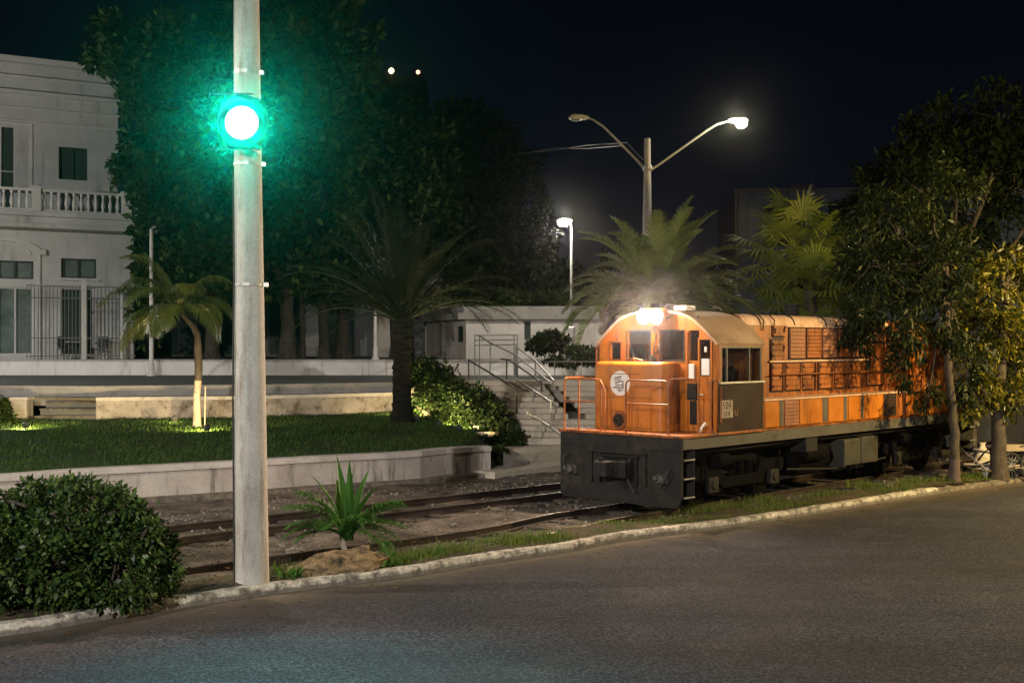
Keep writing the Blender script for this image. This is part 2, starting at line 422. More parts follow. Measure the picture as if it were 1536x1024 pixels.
# road sheet
V = [(p.x, p.y, ZR) for p in kline]
far = [(400, 200), (400, -200), (-400, -200), (-400, -140)]
mb = MB(); 
pts = kline
n = len(pts)
for i in range(n-1):       # fan of strips to the right/below
    a, b = pts[i], pts[i+1]
    mb.quad((a.x, a.y, ZR), (b.x, b.y, ZR), (b.x+60, b.y-60, ZR), (a.x+60, a.y-60, ZR))
mb.quad((pts[0].x, pts[0].y, ZR), (pts[0].x+60, pts[0].y-60, ZR), (pts[0].x-20, pts[0].y-120, ZR), (pts[0].x-80, pts[0].y-60, ZR))
mb.quad((pts[-1].x, pts[-1].y, ZR), (pts[-1].x+140, pts[-1].y+60, ZR), (pts[-1].x+200, pts[-1].y-60, ZR), (pts[-1].x+60, pts[-1].y-60, ZR))
tag(mb.build('road', M['asphalt']), kind='structure')
mb = MB(); mb.quad((-600,-300,-.6), (600,-300,-.6), (600,900,-.6), (-600,900,-.6))
tag(mb.build('ground', M['soil']), kind='structure')

# kerb: two runs (painted, then bare low one)
def sweep(path, prof, name, mat, jitter=0, rs=rnd, gap=None):
    mb = MB(); prev = None; vs = []; fs = []; k = len(prof)
    offs = [polyline_offset(path, o) for o, z in prof]
    for i in range(len(path)):
        for j, (o, z) in enumerate(prof):
            q = offs[j][i]; dz = (rs.random()-.5)*jitter if z > ZR+.02 else 0
            vs.append((q.x+(rs.random()-.5)*jitter, q.y+(rs.random()-.5)*jitter, z+dz))
    for i in range(len(path)-1):
        for j in range(k-1):
            fs.append((i*k+j, (i+1)*k+j, (i+1)*k+j+1, i*k+j+1))
    fs.append(tuple(range(k))); fs.append(tuple(range((len(path)-1)*k, len(path)*k))[::-1])
    mb.add(vs, fs)
    return mb.build(name, mat)
isp = min(range(n), key=lambda i: (pts[i]-Vector((kpts[14].x, kpts[14].y))).length)
fine = resample([tuple(p) for p in kline[:isp+1]], .16)
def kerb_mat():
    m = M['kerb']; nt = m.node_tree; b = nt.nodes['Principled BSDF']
    # joints of the kerb stones: thin dark lines along its run + dirt and painted-in shade low on the road face
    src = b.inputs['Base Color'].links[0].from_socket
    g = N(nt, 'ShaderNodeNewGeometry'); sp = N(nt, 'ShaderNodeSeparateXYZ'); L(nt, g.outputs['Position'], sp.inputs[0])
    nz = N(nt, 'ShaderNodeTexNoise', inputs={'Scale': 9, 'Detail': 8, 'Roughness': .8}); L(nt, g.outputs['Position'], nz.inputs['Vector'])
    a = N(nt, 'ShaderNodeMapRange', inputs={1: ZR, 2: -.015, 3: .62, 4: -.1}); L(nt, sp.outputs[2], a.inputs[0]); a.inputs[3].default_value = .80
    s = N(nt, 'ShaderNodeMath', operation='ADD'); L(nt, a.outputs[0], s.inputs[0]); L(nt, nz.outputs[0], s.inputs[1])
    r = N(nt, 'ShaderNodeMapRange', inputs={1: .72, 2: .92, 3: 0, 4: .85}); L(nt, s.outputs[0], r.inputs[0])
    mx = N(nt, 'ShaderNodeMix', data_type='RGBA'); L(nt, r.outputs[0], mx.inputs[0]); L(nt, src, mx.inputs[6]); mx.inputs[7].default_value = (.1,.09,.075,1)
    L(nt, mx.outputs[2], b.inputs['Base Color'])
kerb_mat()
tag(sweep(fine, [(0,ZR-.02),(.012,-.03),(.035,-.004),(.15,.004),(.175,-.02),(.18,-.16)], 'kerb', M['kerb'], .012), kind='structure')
low = resample([tuple(p) for p in kline[isp:]], .2)
tag(sweep(low, [(0,ZR-.02),(.02,-.08),(.05,-.05),(.16,-.04),(.2,-.16)], 'kerb_bare', M['kerb_raw'], .035), kind='structure')

# pale dust and grit gathered along the foot of the kerb
def dustmat():
    m, nt, b = new_mat('kerbside_dust')
    g = N(nt,'ShaderNodeNewGeometry'); a = N(nt,'ShaderNodeAttribute', attribute_name='edge')
    n1 = N(nt,'ShaderNodeTexNoise', inputs={'Scale': 1.6, 'Detail': 10, 'Roughness': .78}); L(nt,g.outputs['Position'],n1.inputs['Vector'])
    n2 = N(nt,'ShaderNodeTexNoise', inputs={'Scale': 40, 'Detail': 5, 'Roughness': .75}); L(nt,g.outputs['Position'],n2.inputs['Vector'])
    r = N(nt,'ShaderNodeValToRGB'); r.color_ramp.elements[0].position=.3; r.color_ramp.elements[1].position=.7; r.color_ramp.elements[0].color=(.04,.034,.027,1); r.color_ramp.elements[1].color=(.15,.125,.095,1)
    L(nt,n2.outputs[0],r.inputs[0]); L(nt,r.outputs[0],b.inputs['Base Color']); b.inputs['Roughness'].default_value=.95
    s = N(nt,'ShaderNodeMath', operation='ADD'); L(nt,a.outputs['Fac'],s.inputs[0]); L(nt,n1.outputs[0],s.inputs[1])
    s2 = N(nt,'ShaderNodeMapRange', inputs={1:.55,2:1.35,3:0,4:.9}); L(nt,s.outputs[0],s2.inputs[0])
    t = N(nt,'ShaderNodeBsdfTransparent'); mx = N(nt,'ShaderNodeMixShader'); L(nt,s2.outputs[0],mx.inputs[0]); L(nt,t.outputs[0],mx.inputs[1]); L(nt,b.outputs[0],mx.inputs[2])
    L(nt,mx.outputs[0],nt.nodes['Material Output'].inputs[0]); return m
dl_ = resample([tuple(p) for p in kline], .4); do_ = [.0,-.12,-.3,-.6,-1.1,-1.8]; dv_ = [1.,.85,.6,.35,.12,0.]
vs=[]; fs=[]; ed_=[]; ln_=[polyline_offset(dl_, o) for o in do_]
for i in range(len(dl_)):
    for j in range(6): vs.append((ln_[j][i].x, ln_[j][i].y, ZR+.004)); ed_.append(dv_[j])
for i in range(len(dl_)-1):
    for j in range(5): fs.append((i*6+j,(i+1)*6+j,(i+1)*6+j+1,i*6+j+1))
mb = MB(); mb.add(vs, fs); ds_ = mb.build('road_edge_dust', dustmat()); at_ = ds_.data.attributes.new('edge','FLOAT','POINT'); at_.data.foreach_set('value', ed_); tag(ds_, kind='structure')

# fine cracks and old patches in the asphalt
def asphalt_wear():
    m = M['asphalt']; nt = m.node_tree; b = nt.nodes['Principled BSDF']; src = b.inputs['Base Color'].links[0].from_socket
    g = N(nt,'ShaderNodeNewGeometry')
    wob = N(nt,'ShaderNodeTexNoise', inputs={'Scale': 1.3, 'Detail': 6, 'Roughness': .7}); L(nt,g.outputs['Position'],wob.inputs['Vector'])
    mixv = N(nt,'ShaderNodeVectorMath', operation='MULTIPLY_ADD'); L(nt,wob.outputs['Color'],mixv.inputs[0]); mixv.inputs[1].default_value=(1.6,1.6,0); L(nt,g.outputs['Position'],mixv.inputs[2])
    vo = N(nt,'ShaderNodeTexVoronoi', feature='DISTANCE_TO_EDGE', inputs={'Scale': .22}); L(nt,mixv.outputs[0],vo.inputs['Vector'])
    cr = N(nt,'ShaderNodeMapRange', inputs={1:0,2:.0035,3:1,4:0}); L(nt,vo.outputs['Distance'],cr.inputs[0])
    msk = N(nt,'ShaderNodeTexNoise', inputs={'Scale': .35, 'Detail': 3}); L(nt,g.outputs['Position'],msk.inputs['Vector'])
    m2 = N(nt,'ShaderNodeMapRange', inputs={1:.47,2:.60,3:0,4:.75}); L(nt,msk.outputs[0],m2.inputs[0])
    mu_ = N(nt,'ShaderNodeMath', operation='MULTIPLY'); L(nt,cr.outputs[0],mu_.inputs[0]); L(nt,m2.outputs[0],mu_.inputs[1])
    mx = N(nt,'ShaderNodeMix', data_type='RGBA'); L(nt,mu_.outputs[0],mx.inputs[0]); L(nt,src,mx.inputs[6]); mx.inputs[7].default_value=(.006,.006,.006,1)
    # coarse aggregate
    ag = N(nt,'ShaderNodeTexVoronoi', inputs={'Scale': 34}); L(nt,g.outputs['Position'],ag.inputs['Vector'])
    ar = N(nt,'ShaderNodeMapRange', inputs={1:0,2:1,3:.55,4:1.75}); 
    sepc = N(nt,'ShaderNodeSeparateColor'); L(nt,ag.outputs['Color'],sepc.inputs[0]); L(nt,sepc.outputs[0],ar.inputs[0])
    sc_ = N(nt,'ShaderNodeVectorMath', operation='SCALE'); L(nt,mx.outputs[2],sc_.inputs[0]); L(nt,ar.outputs[0],sc_.inputs['Scale'])
    # long worn bands running with the road
    mp = N(nt,'ShaderNodeMapping'); L(nt,g.outputs['Position'],mp.inputs[0]); mp.inputs['Rotation'].default_value=(0,0,R(-41)); mp.inputs['Scale'].default_value=(.05,.55,1)
    bn = N(nt,'ShaderNodeTexNoise', inputs={'Scale': 1.0, 'Detail': 5, 'Roughness': .6}); L(nt,mp.outputs[0],bn.inputs['Vector'])
    br = N(nt,'ShaderNodeMapRange', inputs={1:.35,2:.65,3:.72,4:1.3}); L(nt,bn.outputs[0],br.inputs[0])
    sc2 = N(nt,'ShaderNodeVectorMath', operation='SCALE'); L(nt,sc_.outputs[0],sc2.inputs[0]); L(nt,br.outputs[0],sc2.inputs['Scale'])
    L(nt,sc2.outputs[0],b.inputs['Base Color'])
asphalt_wear()

# verge + trackbed : strips from the kerb back to the retaining wall / steps
def bed_z(off, x, y):
    h = .02*math.sin(x*1.7+y*.9)+.015*math.sin(x*3.9-y*2.3)+.01*math.sin(x*7.3+y*5.1)
    base = -.03 if off < .9 else (-.03-.12*min(1, (off-.9)/1.0))
    return base + h*(.5 if off < .25 else 1)
bl = resample([tuple(p) for p in kline], .3)
offs = [.165,.3,.45,.6,.75,.9,1.05,1.2,1.4,1.6,1.8,2.0,2.2,2.5,2.8,3.1,3.4,3.7,4,4.4,4.8,5.2,5.6,6,6.5,7,7.5,8,9,10,11,12]
def safe_off(path, o):
    return polyline_offset(path, o)
vs = []; fs = []; k = len(offs)
lines = [safe_off(bl, o) for o in offs]
for i in range(len(bl)):
    for j, o in enumerate(offs):
        q = lines[j][i]; vs.append((q.x, q.y, bed_z(o, q.x, q.y)+rnd.uniform(-.008,.008)))
for i in range(len(bl)-1):
    for j in range(k-1):
        fs.append((i*k+j, (i+1)*k+j, (i+1)*k+j+1, i*k+j+1))
mb = MB(); mb.add(vs, fs); bed = mb.build('track_bed', M['ballast'], smooth=True); tag(bed, kind='structure')
# verge soil sheet laid on it
mb = MB(); vs = []; fs = []; k = 7
vo = [.17,.3,.45,.6,.8,.95,1.1]
lines = [safe_off(bl, o) for o in vo]
for i in range(len(bl)):
    for j in range(k):
        q = lines[j][i]; e = 0 if j < k-1 else -.05
        vs.append((q.x, q.y, bed_z(vo[j], q.x, q.y)+.018+e+rnd.uniform(0,.008)))
for i in range(len(bl)-1):
    for j in range(k-1): fs.append((i*k+j, (i+1)*k+j, (i+1)*k+j+1, i*k+j+1))
mb.add(vs, fs); tag(mb.build('verge', M['soil'], smooth=True), kind='structure')

# ---------------- railway tracks
DU = Vector((.688,.725)); DV = Vector((-.725,.688))
LF = Vector((2.98,21.2)) + DV*1.4           # front centre of the locomotive
def rail_path(world, step=.35): return resample(world, step)
def make_rail(parent, path, ztop=0.0):
    mb = MB(); prof = [(-.06,-.13),(-.06,-.115),(-.012,-.1),(-.012,-.035),(-.034,-.03),(-.034,-.004),(-.025,0),(.025,0),(.034,-.004),(.034,-.03),(.012,-.035),(.012,-.1),(.06,-.115),(.06,-.13)]
    k = len(prof); vs = []; fs = []; ms = []
    offs_ = [polyline_offset(path, o) for o, z in prof]
    for i in range(len(path)):
        for j, (o, z) in enumerate(prof):
            vs.append((offs_[j][i].x, offs_[j][i].y, ztop+z))
    for i in range(len(path)-1):
        for j in range(k-1):
            mb.mi = 0
            fs.append((i*k+j, (i+1)*k+j, (i+1)*k+j+1, i*k+j+1)); ms.append(1 if j in (5,6,7) else 0)
    mb.v = vs; mb.f = fs; mb.m = ms
    return mb.build('rail', [M['rust'], M['railtop']], parent)
lc = LF
left_rail = [(-8.5,12.6),(-5.6,15.3),(-3.45,17.3),(-.73,19.75)] + [tuple(lc + DV*.6 + DU*t) for t in (-1.2,0,3,8,14,22,40)]
near = []
track_a = thing('railway_track', 'rusty track under the orange locomotive, nearest the kerb', 'track', (0,0,0), group='railway tracks')
pa = rail_path(left_rail); make_rail(track_a, pa)
pb = polyline_offset(pa, -1.2); make_rail(track_a, pb)
for i in range(0, len(pa)-1, 2):
    a, b = pa[i], pb[i]; c = (a+b)/2; ang = math.atan2(b.y-a.y, b.x-a.x)
    m_ = MB(); m_.obox((0,0,0), (2.1,.22,.12), 0); 
    m_.build('sleeper', M['sleeper'], track_a, bevel=.01, loc=(c.x, c.y, -.165), rotz=ang+rnd.uniform(-.03,.03))
far_rail = [gz(150,828,0), gz(270,805,0), gz(403,789,0), gz(560,771,0), gz(700,754.6,0), gz(840,738,0)]
d2 = (far_rail[-1]-far_rail[-2]).normalized()
far_rail = [(far_rail[0].x-6*d2.x, far_rail[0].y-6*d2.y*.95)] + [(p.x,p.y) for p in far_rail] + [(far_rail[-1].x+d2.x*t, far_rail[-1].y+d2.y*t) for t in (5,12,30)]
track_b = thing('railway_track', 'empty rusty track beside the low white wall', 'track', (0,0,0), group='railway tracks')
pc = rail_path(far_rail); make_rail(track_b, pc)
pd = polyline_offset(pc, 1.2); make_rail(track_b, pd)
for i in range(0, len(pc)-1, 2):
    a, b = pc[i], pd[i]; c = (a+b)/2; ang = math.atan2(b.y-a.y, b.x-a.x)
    m_ = MB(); m_.obox((0,0,0), (2.1,.22,.12), 0)
    m_.build('sleeper', M['sleeper'], track_b, bevel=.01, loc=(c.x, c.y, -.175), rotz=ang+rnd.uniform(-.03,.03))

# ---------------- gravel stones over the bed (stuff)
def stones(n, name):
    V=[]; Fq=[]
    ico = np.array([(0,0,1),(.9,0,0),(0,.9,0),(-.9,0,0),(0,-.9,0),(0,0,-1)])*1.
    tri = np.array([(0,1,2),(0,2,3),(0,3,4),(0,4,1),(5,2,1),(5,3,2),(5,4,3),(5,1,4)])
    rs = np.random.RandomState(3)
    base = [Vector((p.x,p.y)) for p in bl]
    vs=[]; fs=[]
    for q in range(n):
        i = rs.randint(8, len(base)-90); o = .9+rs.rand()**.9*7.6
        a = base[i]; b = base[i+1]; d = (b-a).normalized(); nn = Vector((-d.y,d.x))
        p = a + nn*o + d*rs.rand()*.3
        s = .016+.042*rs.rand()**2.8
        v = ico*(1+.5*(rs.rand(6,3)-.5))*np.array([s,s*.8,s*.6])
        ang = rs.rand()*6.28; c_, s_ = math.cos(ang), math.sin(ang)
        v = v @ np.array([[c_,s_,0],[-s_,c_,0],[0,0,1]])
        v += np.array([p.x,p.y,bed_z(o,p.x,p.y)+s*.3])
        vs.append(v); fs.append(tri+6*q)
    V = np.concatenate(vs); Fq = np.concatenate(fs)
    return mesh_np(name, V, Fq, M['stone'], None, rs.rand(len(Fq)))
tag(stones(15000, 'gravel'), kind='stuff')

# ---------------- retaining wall, lawn, terraces
wpx = [(0,712.6),(120,704),(351,692),(486,684),(620,677.5),(684,671),(737,669)]
ZW = .57
wline = [gz(x, y, ZW) for x, y in wpx]
wl = [(-15.6,18.4)] + [(p.x,p.y) for p in wline]
wfront = resample(wl, .8)
def strip_wall(path, prof, name, mat, parent=None):
    k = len(prof); vs = []; fs = []
    of = [polyline_offset(path, o) for o, z in prof]
    for i in range(len(path)):
        for j,(o,z) in enumerate(prof): vs.append((of[j][i].x, of[j][i].y, z))
    for i in range(len(path)-1):
        for j in range(k): fs.append((i*k+j, (i+1)*k+j, (i+1)*k+(j+1)%k, i*k+(j+1)%k))
    fs.append(tuple(range(k))); fs.append(tuple(range((len(path)-1)*k, len(path)*k))[::-1])
    mb = MB(); mb.add(vs, fs)
    return mb.build(name, mat, parent)
rw = thing('retaining_wall', 'long low whitewashed retaining wall between lawn and railway tracks', 'wall')
strip_wall(wfront, [(.05,-.5),(.05,ZW-.12),(.32,ZW-.12),(.32,-.5)], 'wall', M['whitewall'], rw)
strip_wall(wfront, [(.0,ZW-.12),(.0,ZW-.012),(.015,ZW),(.37,ZW),(.38,ZW-.12)], 'coping', M['coping'], rw)
strip_wall(wfront, [(-.28,-.5),(-.28,-.055),(.05,-.055),(.05,-.5)], 'footing', M['kerb_raw'], rw)

# terrace wall (lit) line
tl = [at(144,596,35.1), at(250,595,35.6), at(352,594,36), at(470,591.3,37.3), at(588,588.6,38.75), at(615,588,39.0)]
tl = [Vector((p.x,p.y)) for p in tl]
ZT = 1.5
tw = thing('terrace_wall', 'stained pale terrace wall at the back of the lawn, lit by spotlights', 'wall')
strip_wall(tl, [(0,.3),(0,ZT-.1),(.3,ZT-.1),(.3,.3)], 'wall', M['wallstained'], tw)
strip_wall(tl, [(-.04,ZT-.1),(-.04,ZT),(.34,ZT),(.34,ZT-.1)], 'coping', M['coping'], tw)
# little end block left of the garden steps
eb = thing('wall_pier', 'short beige wall pier left of the garden steps', 'wall', (at(15,634,35.2).x, 35.2, 0))
m_ = MB(); m_.box(-1.4,.48,0,.5,.3,1.42); m_.build('block', M['whitewall'], eb, bevel=.01)
m_ = MB(); m_.box(-1.44,.52,-.04,.54,1.421,1.5); m_.build('coping', M['coping'], eb, bevel=.01)
gs = thing('garden_steps', 'three dark stone steps from the lawn between two low walls', 'steps')
for i in range(3):
    m_ = MB(); m_.box(-13.85,-12.02,35.25+.42*i,36.9,.55+.0,.96+.19*i-.045); m_.build('riser', M['floor'], gs)
    m_ = MB(); m_.box(-13.87,-12.0,35.21+.42*i,35.62+.42*i,.96+.19*i-.044,.96+.19*i); m_.build('tread', M['kerb_raw'], gs, bevel=.008)
# lawn grid from retaining wall to terrace wall
def seg_at(path, t):
    """point at fraction t along path"""
    Ls = [0]
    for a,b in zip(path,path[1:]): Ls.append(Ls[-1]+(Vector(b[:2])-Vector(a[:2])).length)
    s = t*Ls[-1]
    for i in range(len(path)-1):
        if s <= Ls[i+1] or i == len(path)-2:
            u = (s-Ls[i])/max(1e-6, Ls[i+1]-Ls[i]); return Vector(path[i][:2]).lerp(Vector(path[i+1][:2]), u)
frontp = polyline_offset(wfront, .3)
backp = [Vector((-26,33.0)), Vector((-14,35.2))] + [p+Vector((0,.06)) for p in tl] + [Vector((-1.6,37.0))]
NU, NV = 60, 24
vs=[]; fs=[]
def lawn_pt(u, v):
    a = seg_at(frontp, u); b = seg_at(backp, u); p = a.lerp(b, v)
    z = .54 + (.87-.54)*v**.9 + .012*math.sin(p.x*1.3+p.y)+.01*math.sin(p.x*3.1-p.y*2)
    return Vector((p.x, p.y, z))
for i in range(NU+1):
    for j in range(NV+1): vs.append(lawn_pt(i/NU, j/NV))
for i in range(NU):
    for j in range(NV):
        a = i*(NV+1)+j; fs.append((a, a+NV+1, a+NV+2, a+1))
mb = MB(); mb.add(vs, fs); tag(mb.build('lawn', M['lawn'], smooth=True), kind='structure')
def blades(P, h, w, name, mat, rs, lean=.5, tintb=0):
    n = len(P); ang = rs.rand(n)*2*PI
    s = np.stack([np.cos(ang), np.sin(ang), np.zeros(n)],1)*(w*.5)
    le = np.stack([np.cos(ang+1.3), np.sin(ang+1.3), np.zeros(n)],1)*(rs.rand(n,1)*lean)*h[:,None]
    top = P + np.array([0,0,1.])*h[:,None] + le
    V = np.stack([P-s, P+s, top],1).reshape(-1,3)
    return mesh_np(name, V, np.arange(3*n).reshape(n,3), mat, None, np.clip(rs.rand(n)*.8+tintb,0,1))
rs = np.random.RandomState(11)
U = rs.rand(46000); W_ = rs.rand(46000)**.85
keepg = (np.sin(U*47+W_*5)+np.sin(U*23-W_*9+1)+.9*rs.randn(len(U))) > -1.1
U = U[keepg]; W_ = W_[keepg]
P = np.array([tuple(lawn_pt(u, w)) for u, w in zip(U, W_)])
tag(blades(P, .035+.06*rs.rand(len(P)), .028, 'grass', M['grass'], rs, .8), kind='stuff')
# verge grass
rs = np.random.RandomState(12)
pl = []; hh = []
cl = []
for q in range(150):
    i = rs.randint(10, len(bl)-60); cl.append((i, .25+rs.rand()*.75, .10+.3*rs.rand(), .3+rs.rand()))
for (cpx, cpy) in [(440,858),(560,845),(600,840),(640,835),(665,828),(700,826),(760,812),(790,808),(830,806),(1060,766),(1100,760),(1150,750),(1240,742),(1300,728),(1370,722),(1425,722),(1460,715)]:
    p = gz(cpx, cpy, 0); cl.append((p, 0, .35, 1.5))
for c in cl:
    if isinstance(c[0], Vector): cx, cy = c[0].x, c[0].y; nb = 260; hb = .13
    else:
        a = bl[c[0]]; b = bl[c[0]+1]; d = (b-a).normalized(); cx, cy = a.x-d.y*c[1], a.y+d.x*c[1]; nb = int(70+60*c[3]); hb = .06
    for q in range(nb):
        x = cx + rs.randn()*c[2]*.6; y = cy+rs.randn()*c[2]*.5
        pl.append((x,y)); hh.append(hb*(.5+rs.rand()))
for q in range(9000):
    i = rs.randint(5, len(bl)-40); a = bl[i]; b = bl[i+1]; d = (b-a).normalized(); o = .2+rs.rand()*.95
    pl.append((a.x-d.y*o+d.x*rs.rand()*.3, a.y+d.x*o+d.y*rs.rand()*.3)); hh.append(.03+.05*rs.rand())
pl = np.array(pl); hh = np.array(hh)
# keep only blades on the verge side of the kerb
kk = np.array([(p.x,p.y) for p in kline])
keep = []
for j,(x,y) in enumerate(pl):
    i = int(np.argmin((kk[:,0]-x)**2+(kk[:,1]-y)**2)); i = min(i, len(kk)-2)
    d = kk[i+1]-kk[i]; d = d/np.linalg.norm(d); off = -(x-kk[i][0])*d[1]+(y-kk[i][1])*d[0]
    keep.append(.2 < off < 2.2)
keep = np.array(keep); pl = pl[keep]; hh = hh[keep]
P = np.concatenate([pl, np.full((len(pl),1), -.03)],1)
tag(blades(P, hh, .016, 'verge_grass', M['drygrass'], rs, .9), kind='stuff')

# fallen leaves gathered along the kerb and on the verge
rs = np.random.RandomState(19); Pl = []
for q in range(900):
    i = rs.randint(20, len(bl)-60); a = bl[i]; b = bl[i+1]; d = (b-a).normalized()
    if rs.rand() < .45: o = -abs(rs.randn())*.35-.02; z = ZR+.012
    else: o = .2+rs.rand()*1.6; z = .02
    Pl.append((a.x-d.y*o+d.x*rs.rand()*.3, a.y+d.x*o+d.y*rs.rand()*.3, z))
Pl = np.array(Pl); n_ = len(Pl); an = rs.rand(n_)*6.28; sz = (.02+.035*rs.rand(n_))[:,None]
dv = np.stack([np.cos(an),np.sin(an),.25*(rs.rand(n_)-.3)],1); sv = np.stack([-np.sin(an),np.cos(an),.3*(rs.rand(n_)-.5)],1)
Vl = np.stack([Pl-dv*sz, Pl+sv*sz*.45+[0,0,.004], Pl+dv*sz, Pl-sv*sz*.45+[0,0,.004]],1).reshape(-1,3)
tag(mesh_np('fallen_leaves', Vl, np.arange(4*n_).reshape(n_,4), leafmat('dead_leaf', (.07,.04,.02), (.26,.17,.07), rough=.8, trans=.1, spec=.1), None, rs.rand(n_)), kind='stuff')

# terrace floors
mb = MB()
tb = [p for p in polyline_offset(tl, .15)]
pf = [(-40,33.4,ZT-.02),(-14.6,36.2,ZT-.02)] + [(p.x,p.y,ZT-.02) for p in tb] + [(-1.2,39.4,ZT-.02),(-1.2,46,ZT-.02),(-40,46,ZT-.02)]
mb.add(pf, [tuple(range(len(pf)))]); tag(mb.build('lower_terrace', M['floor']), kind='structure')
ZP = 1.79
ledge = [at(-60,571,36.5), at(0,573,36.6), at(70,577.5,36.4), at(143,582.5,36.2), at(250,580.5,36.8), at(352,579,37.4), at(500,576,38.9), at(590,575,40.0)]
ledge = [Vector((p.x,p.y)) for p in ledge]
lg = thing('terrace_ledge', 'low grey ledge curving along the upper terrace above the lit wall', 'wall')
strip_wall(ledge, [(0,ZT-.3),(0,ZP-.002),(.3,ZP-.002),(.3,ZT-.3)], 'wall', M['concrete'], lg)
mb = MB(); lb = polyline_offset(ledge, .2)
pf = [(-40,34.5,ZP-.01)]+[(p.x,p.y,ZP-.01) for p in lb]+[(-3.3,41,ZP-.01),(30,41,ZP-.01),(30,50.2,ZP-.01),(-40,50.2,ZP-.01)]
mb.add(pf, [tuple(range(len(pf)))]); tag(mb.build('upper_terrace', M['floor']), kind='structure')
# rear white parapet wall at Y=50
pw = thing('plaza_wall', 'long straight white plaza wall in front of the mansion, behind the dark terrace', 'wall')
m_ = MB(); m_.box(-40,10.9,50.0,50.3,1.5,2.36); m_.build('wall', M['wallbright'], pw)
m_ = MB(); m_.box(-40.1,11.0,49.95,50.36,2.361,2.42); m_.build('coping', M['coping'], pw)
mb = MB(); mb.quad((-150,50.3,2.39),(200,50.3,2.39),(200,260,2.39),(-150,260,2.39)); tag(mb.build('plaza', M['floor']), kind='structure')

# ---------------- stairs
st = thing('stone_stairs', 'wide concrete stairs climbing from the tracks beside the hedge', 'stairs')
NS = 11
for i in range(NS):
    z1 = .32+.145*(i+1)*1.0; y0 = 33.2+.36*i
    xr = 9.0 if i < 4 else .75+.42*(NS-i)/NS*3.2
    m_ = MB(); m_.box(-.95-.07*i, xr, y0, 38.6, z1-.145 if i else -.3, z1); m_.build('step', M['stepstone'], st, bevel=.012)
    if i >= 4:
        m_ = MB(); m_.box(xr+.5-.1*(i-4)/6, 9.0, y0, 38.6, z1-.145, z1-.001); m_.build('step', M['stepstone'], st, bevel=.012)
m_ = MB(); m_.box(-3.5,9.0,38.6,41.2,1.2,1.785); m_.build('landing', M['stepstone'], st)
# broad lower steps running with the tracks
A0 = Vector((wline[-1].x+.1, wline[-1].y)); 
for i, (pxl, pyl, pxr, pyr, z) in enumerate([(742,708,842,697,.0),(740,689,842,679.5,.16),(742,675,842,668,.30)]):
    a = gz(pxl,pyl,z); b = gz(pxr,pyr,z); d = (b-a); d.z=0; d.normalize(); b = b + d*7
    nn = Vector((-d.y,d.x,0)); m_ = MB()
    q = [a, b, b+nn*4, a+nn*4]
    m_.prism([(p.x,p.y) for p in q], 2, -.5, z); m_.build('step', M['stepstone'], st, bevel=.012)
# sloping cheek beside the hedge foot
ck = thing('stair_cheek_wall', 'short white sloping cheek wall at the foot of the stairs', 'wall')
m_ = MB(); a = gz(755,703,0); b = gz(792,697,0)
m_.add([(a.x,a.y,-.3),(b.x,b.y,-.3),(b.x,b.y,.06),(a.x,a.y,.3),(a.x,a.y+1.6,-.3),(b.x,b.y+1.6,-.3),(b.x,b.y+1.6,.06),(a.x,a.y+1.6,.4)],
       [(0,1,2,3),(7,6,5,4),(3,2,6,7),(1,5,6,2),(0,3,7,4)])
m_.build('block', M['whitewall'], ck)

# handrails on the stairs
def railing(label, pts, posts, mat, r=.028, mids=(), rad=None):
    t = thing('stair_railing', label, 'railing', group='stair handrails')
    m_ = MB(); m_.tube(pts, r, 6); m_.build('handrail', mat, t, smooth=True)
    for dz in mids:
        m_ = MB(); m_.tube([Vector(p)-Vector((0,0,dz)) for p in pts], r*.8, 6); m_.build('rail', mat, t, smooth=True)
    for a, z0 in posts:
        m_ = MB(); m_.tube([a, (a[0],a[1],z0)], r, 6); m_.build('post', mat, t, smooth=True)
    return t
def P3(px, py, Y): return tuple(at(px, py, Y))
railing('dark handrail nearest the hedge, starting at a dark post by the white wall', [P3(703,540,38.6),P3(775,583,35)], [(P3(703,540,38.6),1.7),(P3(775,583,35),.9)], M['darkmetal'])
railing('dark handrail in the middle of the stairs, bent at its top', [P3(752,538,41),P3(764,540,39.5),P3(812,573,36.2)], [(P3(760,540,39.8),1.7),(P3(776,545,39.5),1.7),(P3(812,573,36.2),1.0)], M['darkmetal'])
railing('pale steel handrail ending above the middle step block', [P3(774,568,37.2),P3(827,603,34.2)], [(P3(827,603,34.2),.9),(P3(800,585,35.7),1.0)], M['steel'])
railing('short pale handrail close to the front of the locomotive', [P3(790,619,33.9),P3(812,630,33.2),P3(846,655,32)], [(P3(812,630,33.2),.4),(P3(846,655,32),.3)], M['steel'], r=.022)
railing('grey railing with three bars on the upper landing before the white villa', [P3(712,503,47),P3(776,502,47)], [(P3(712,503,47),1.8),(P3(719,503,47),1.8),(P3(771,502,47),1.8),(P3(776,502,47),1.8)], M['steel'], mids=(.19,.38))
railing('long grey handrail sloping down from the upper landing', [P3(719,503,47),P3(735,514,45.5),P3(773,532,43),P3(830,577,39.5),P3(842,582,39)], [(P3(735,514,45.5),1.8),(P3(773,532,43),1.8),(P3(830,577,39.5),1.4)], M['steel'])
railing('second long grey handrail running down toward the locomotive', [P3(774,520,44),P3(803,541,42),P3(835,575,39.5),P3(860,590,38.5)], [(P3(774,520,44),1.8),(P3(803,541,42),1.8),(P3(835,575,39.5),1.4)], M['steel'])
railing('thin level railing behind the nose of the locomotive', [P3(815,542.5,42),P3(905,542,42)], [(P3(832,542,42),1.8),(P3(872,542,42),1.8),(P3(900,542,42),1.8)], M['steel'], r=.018)


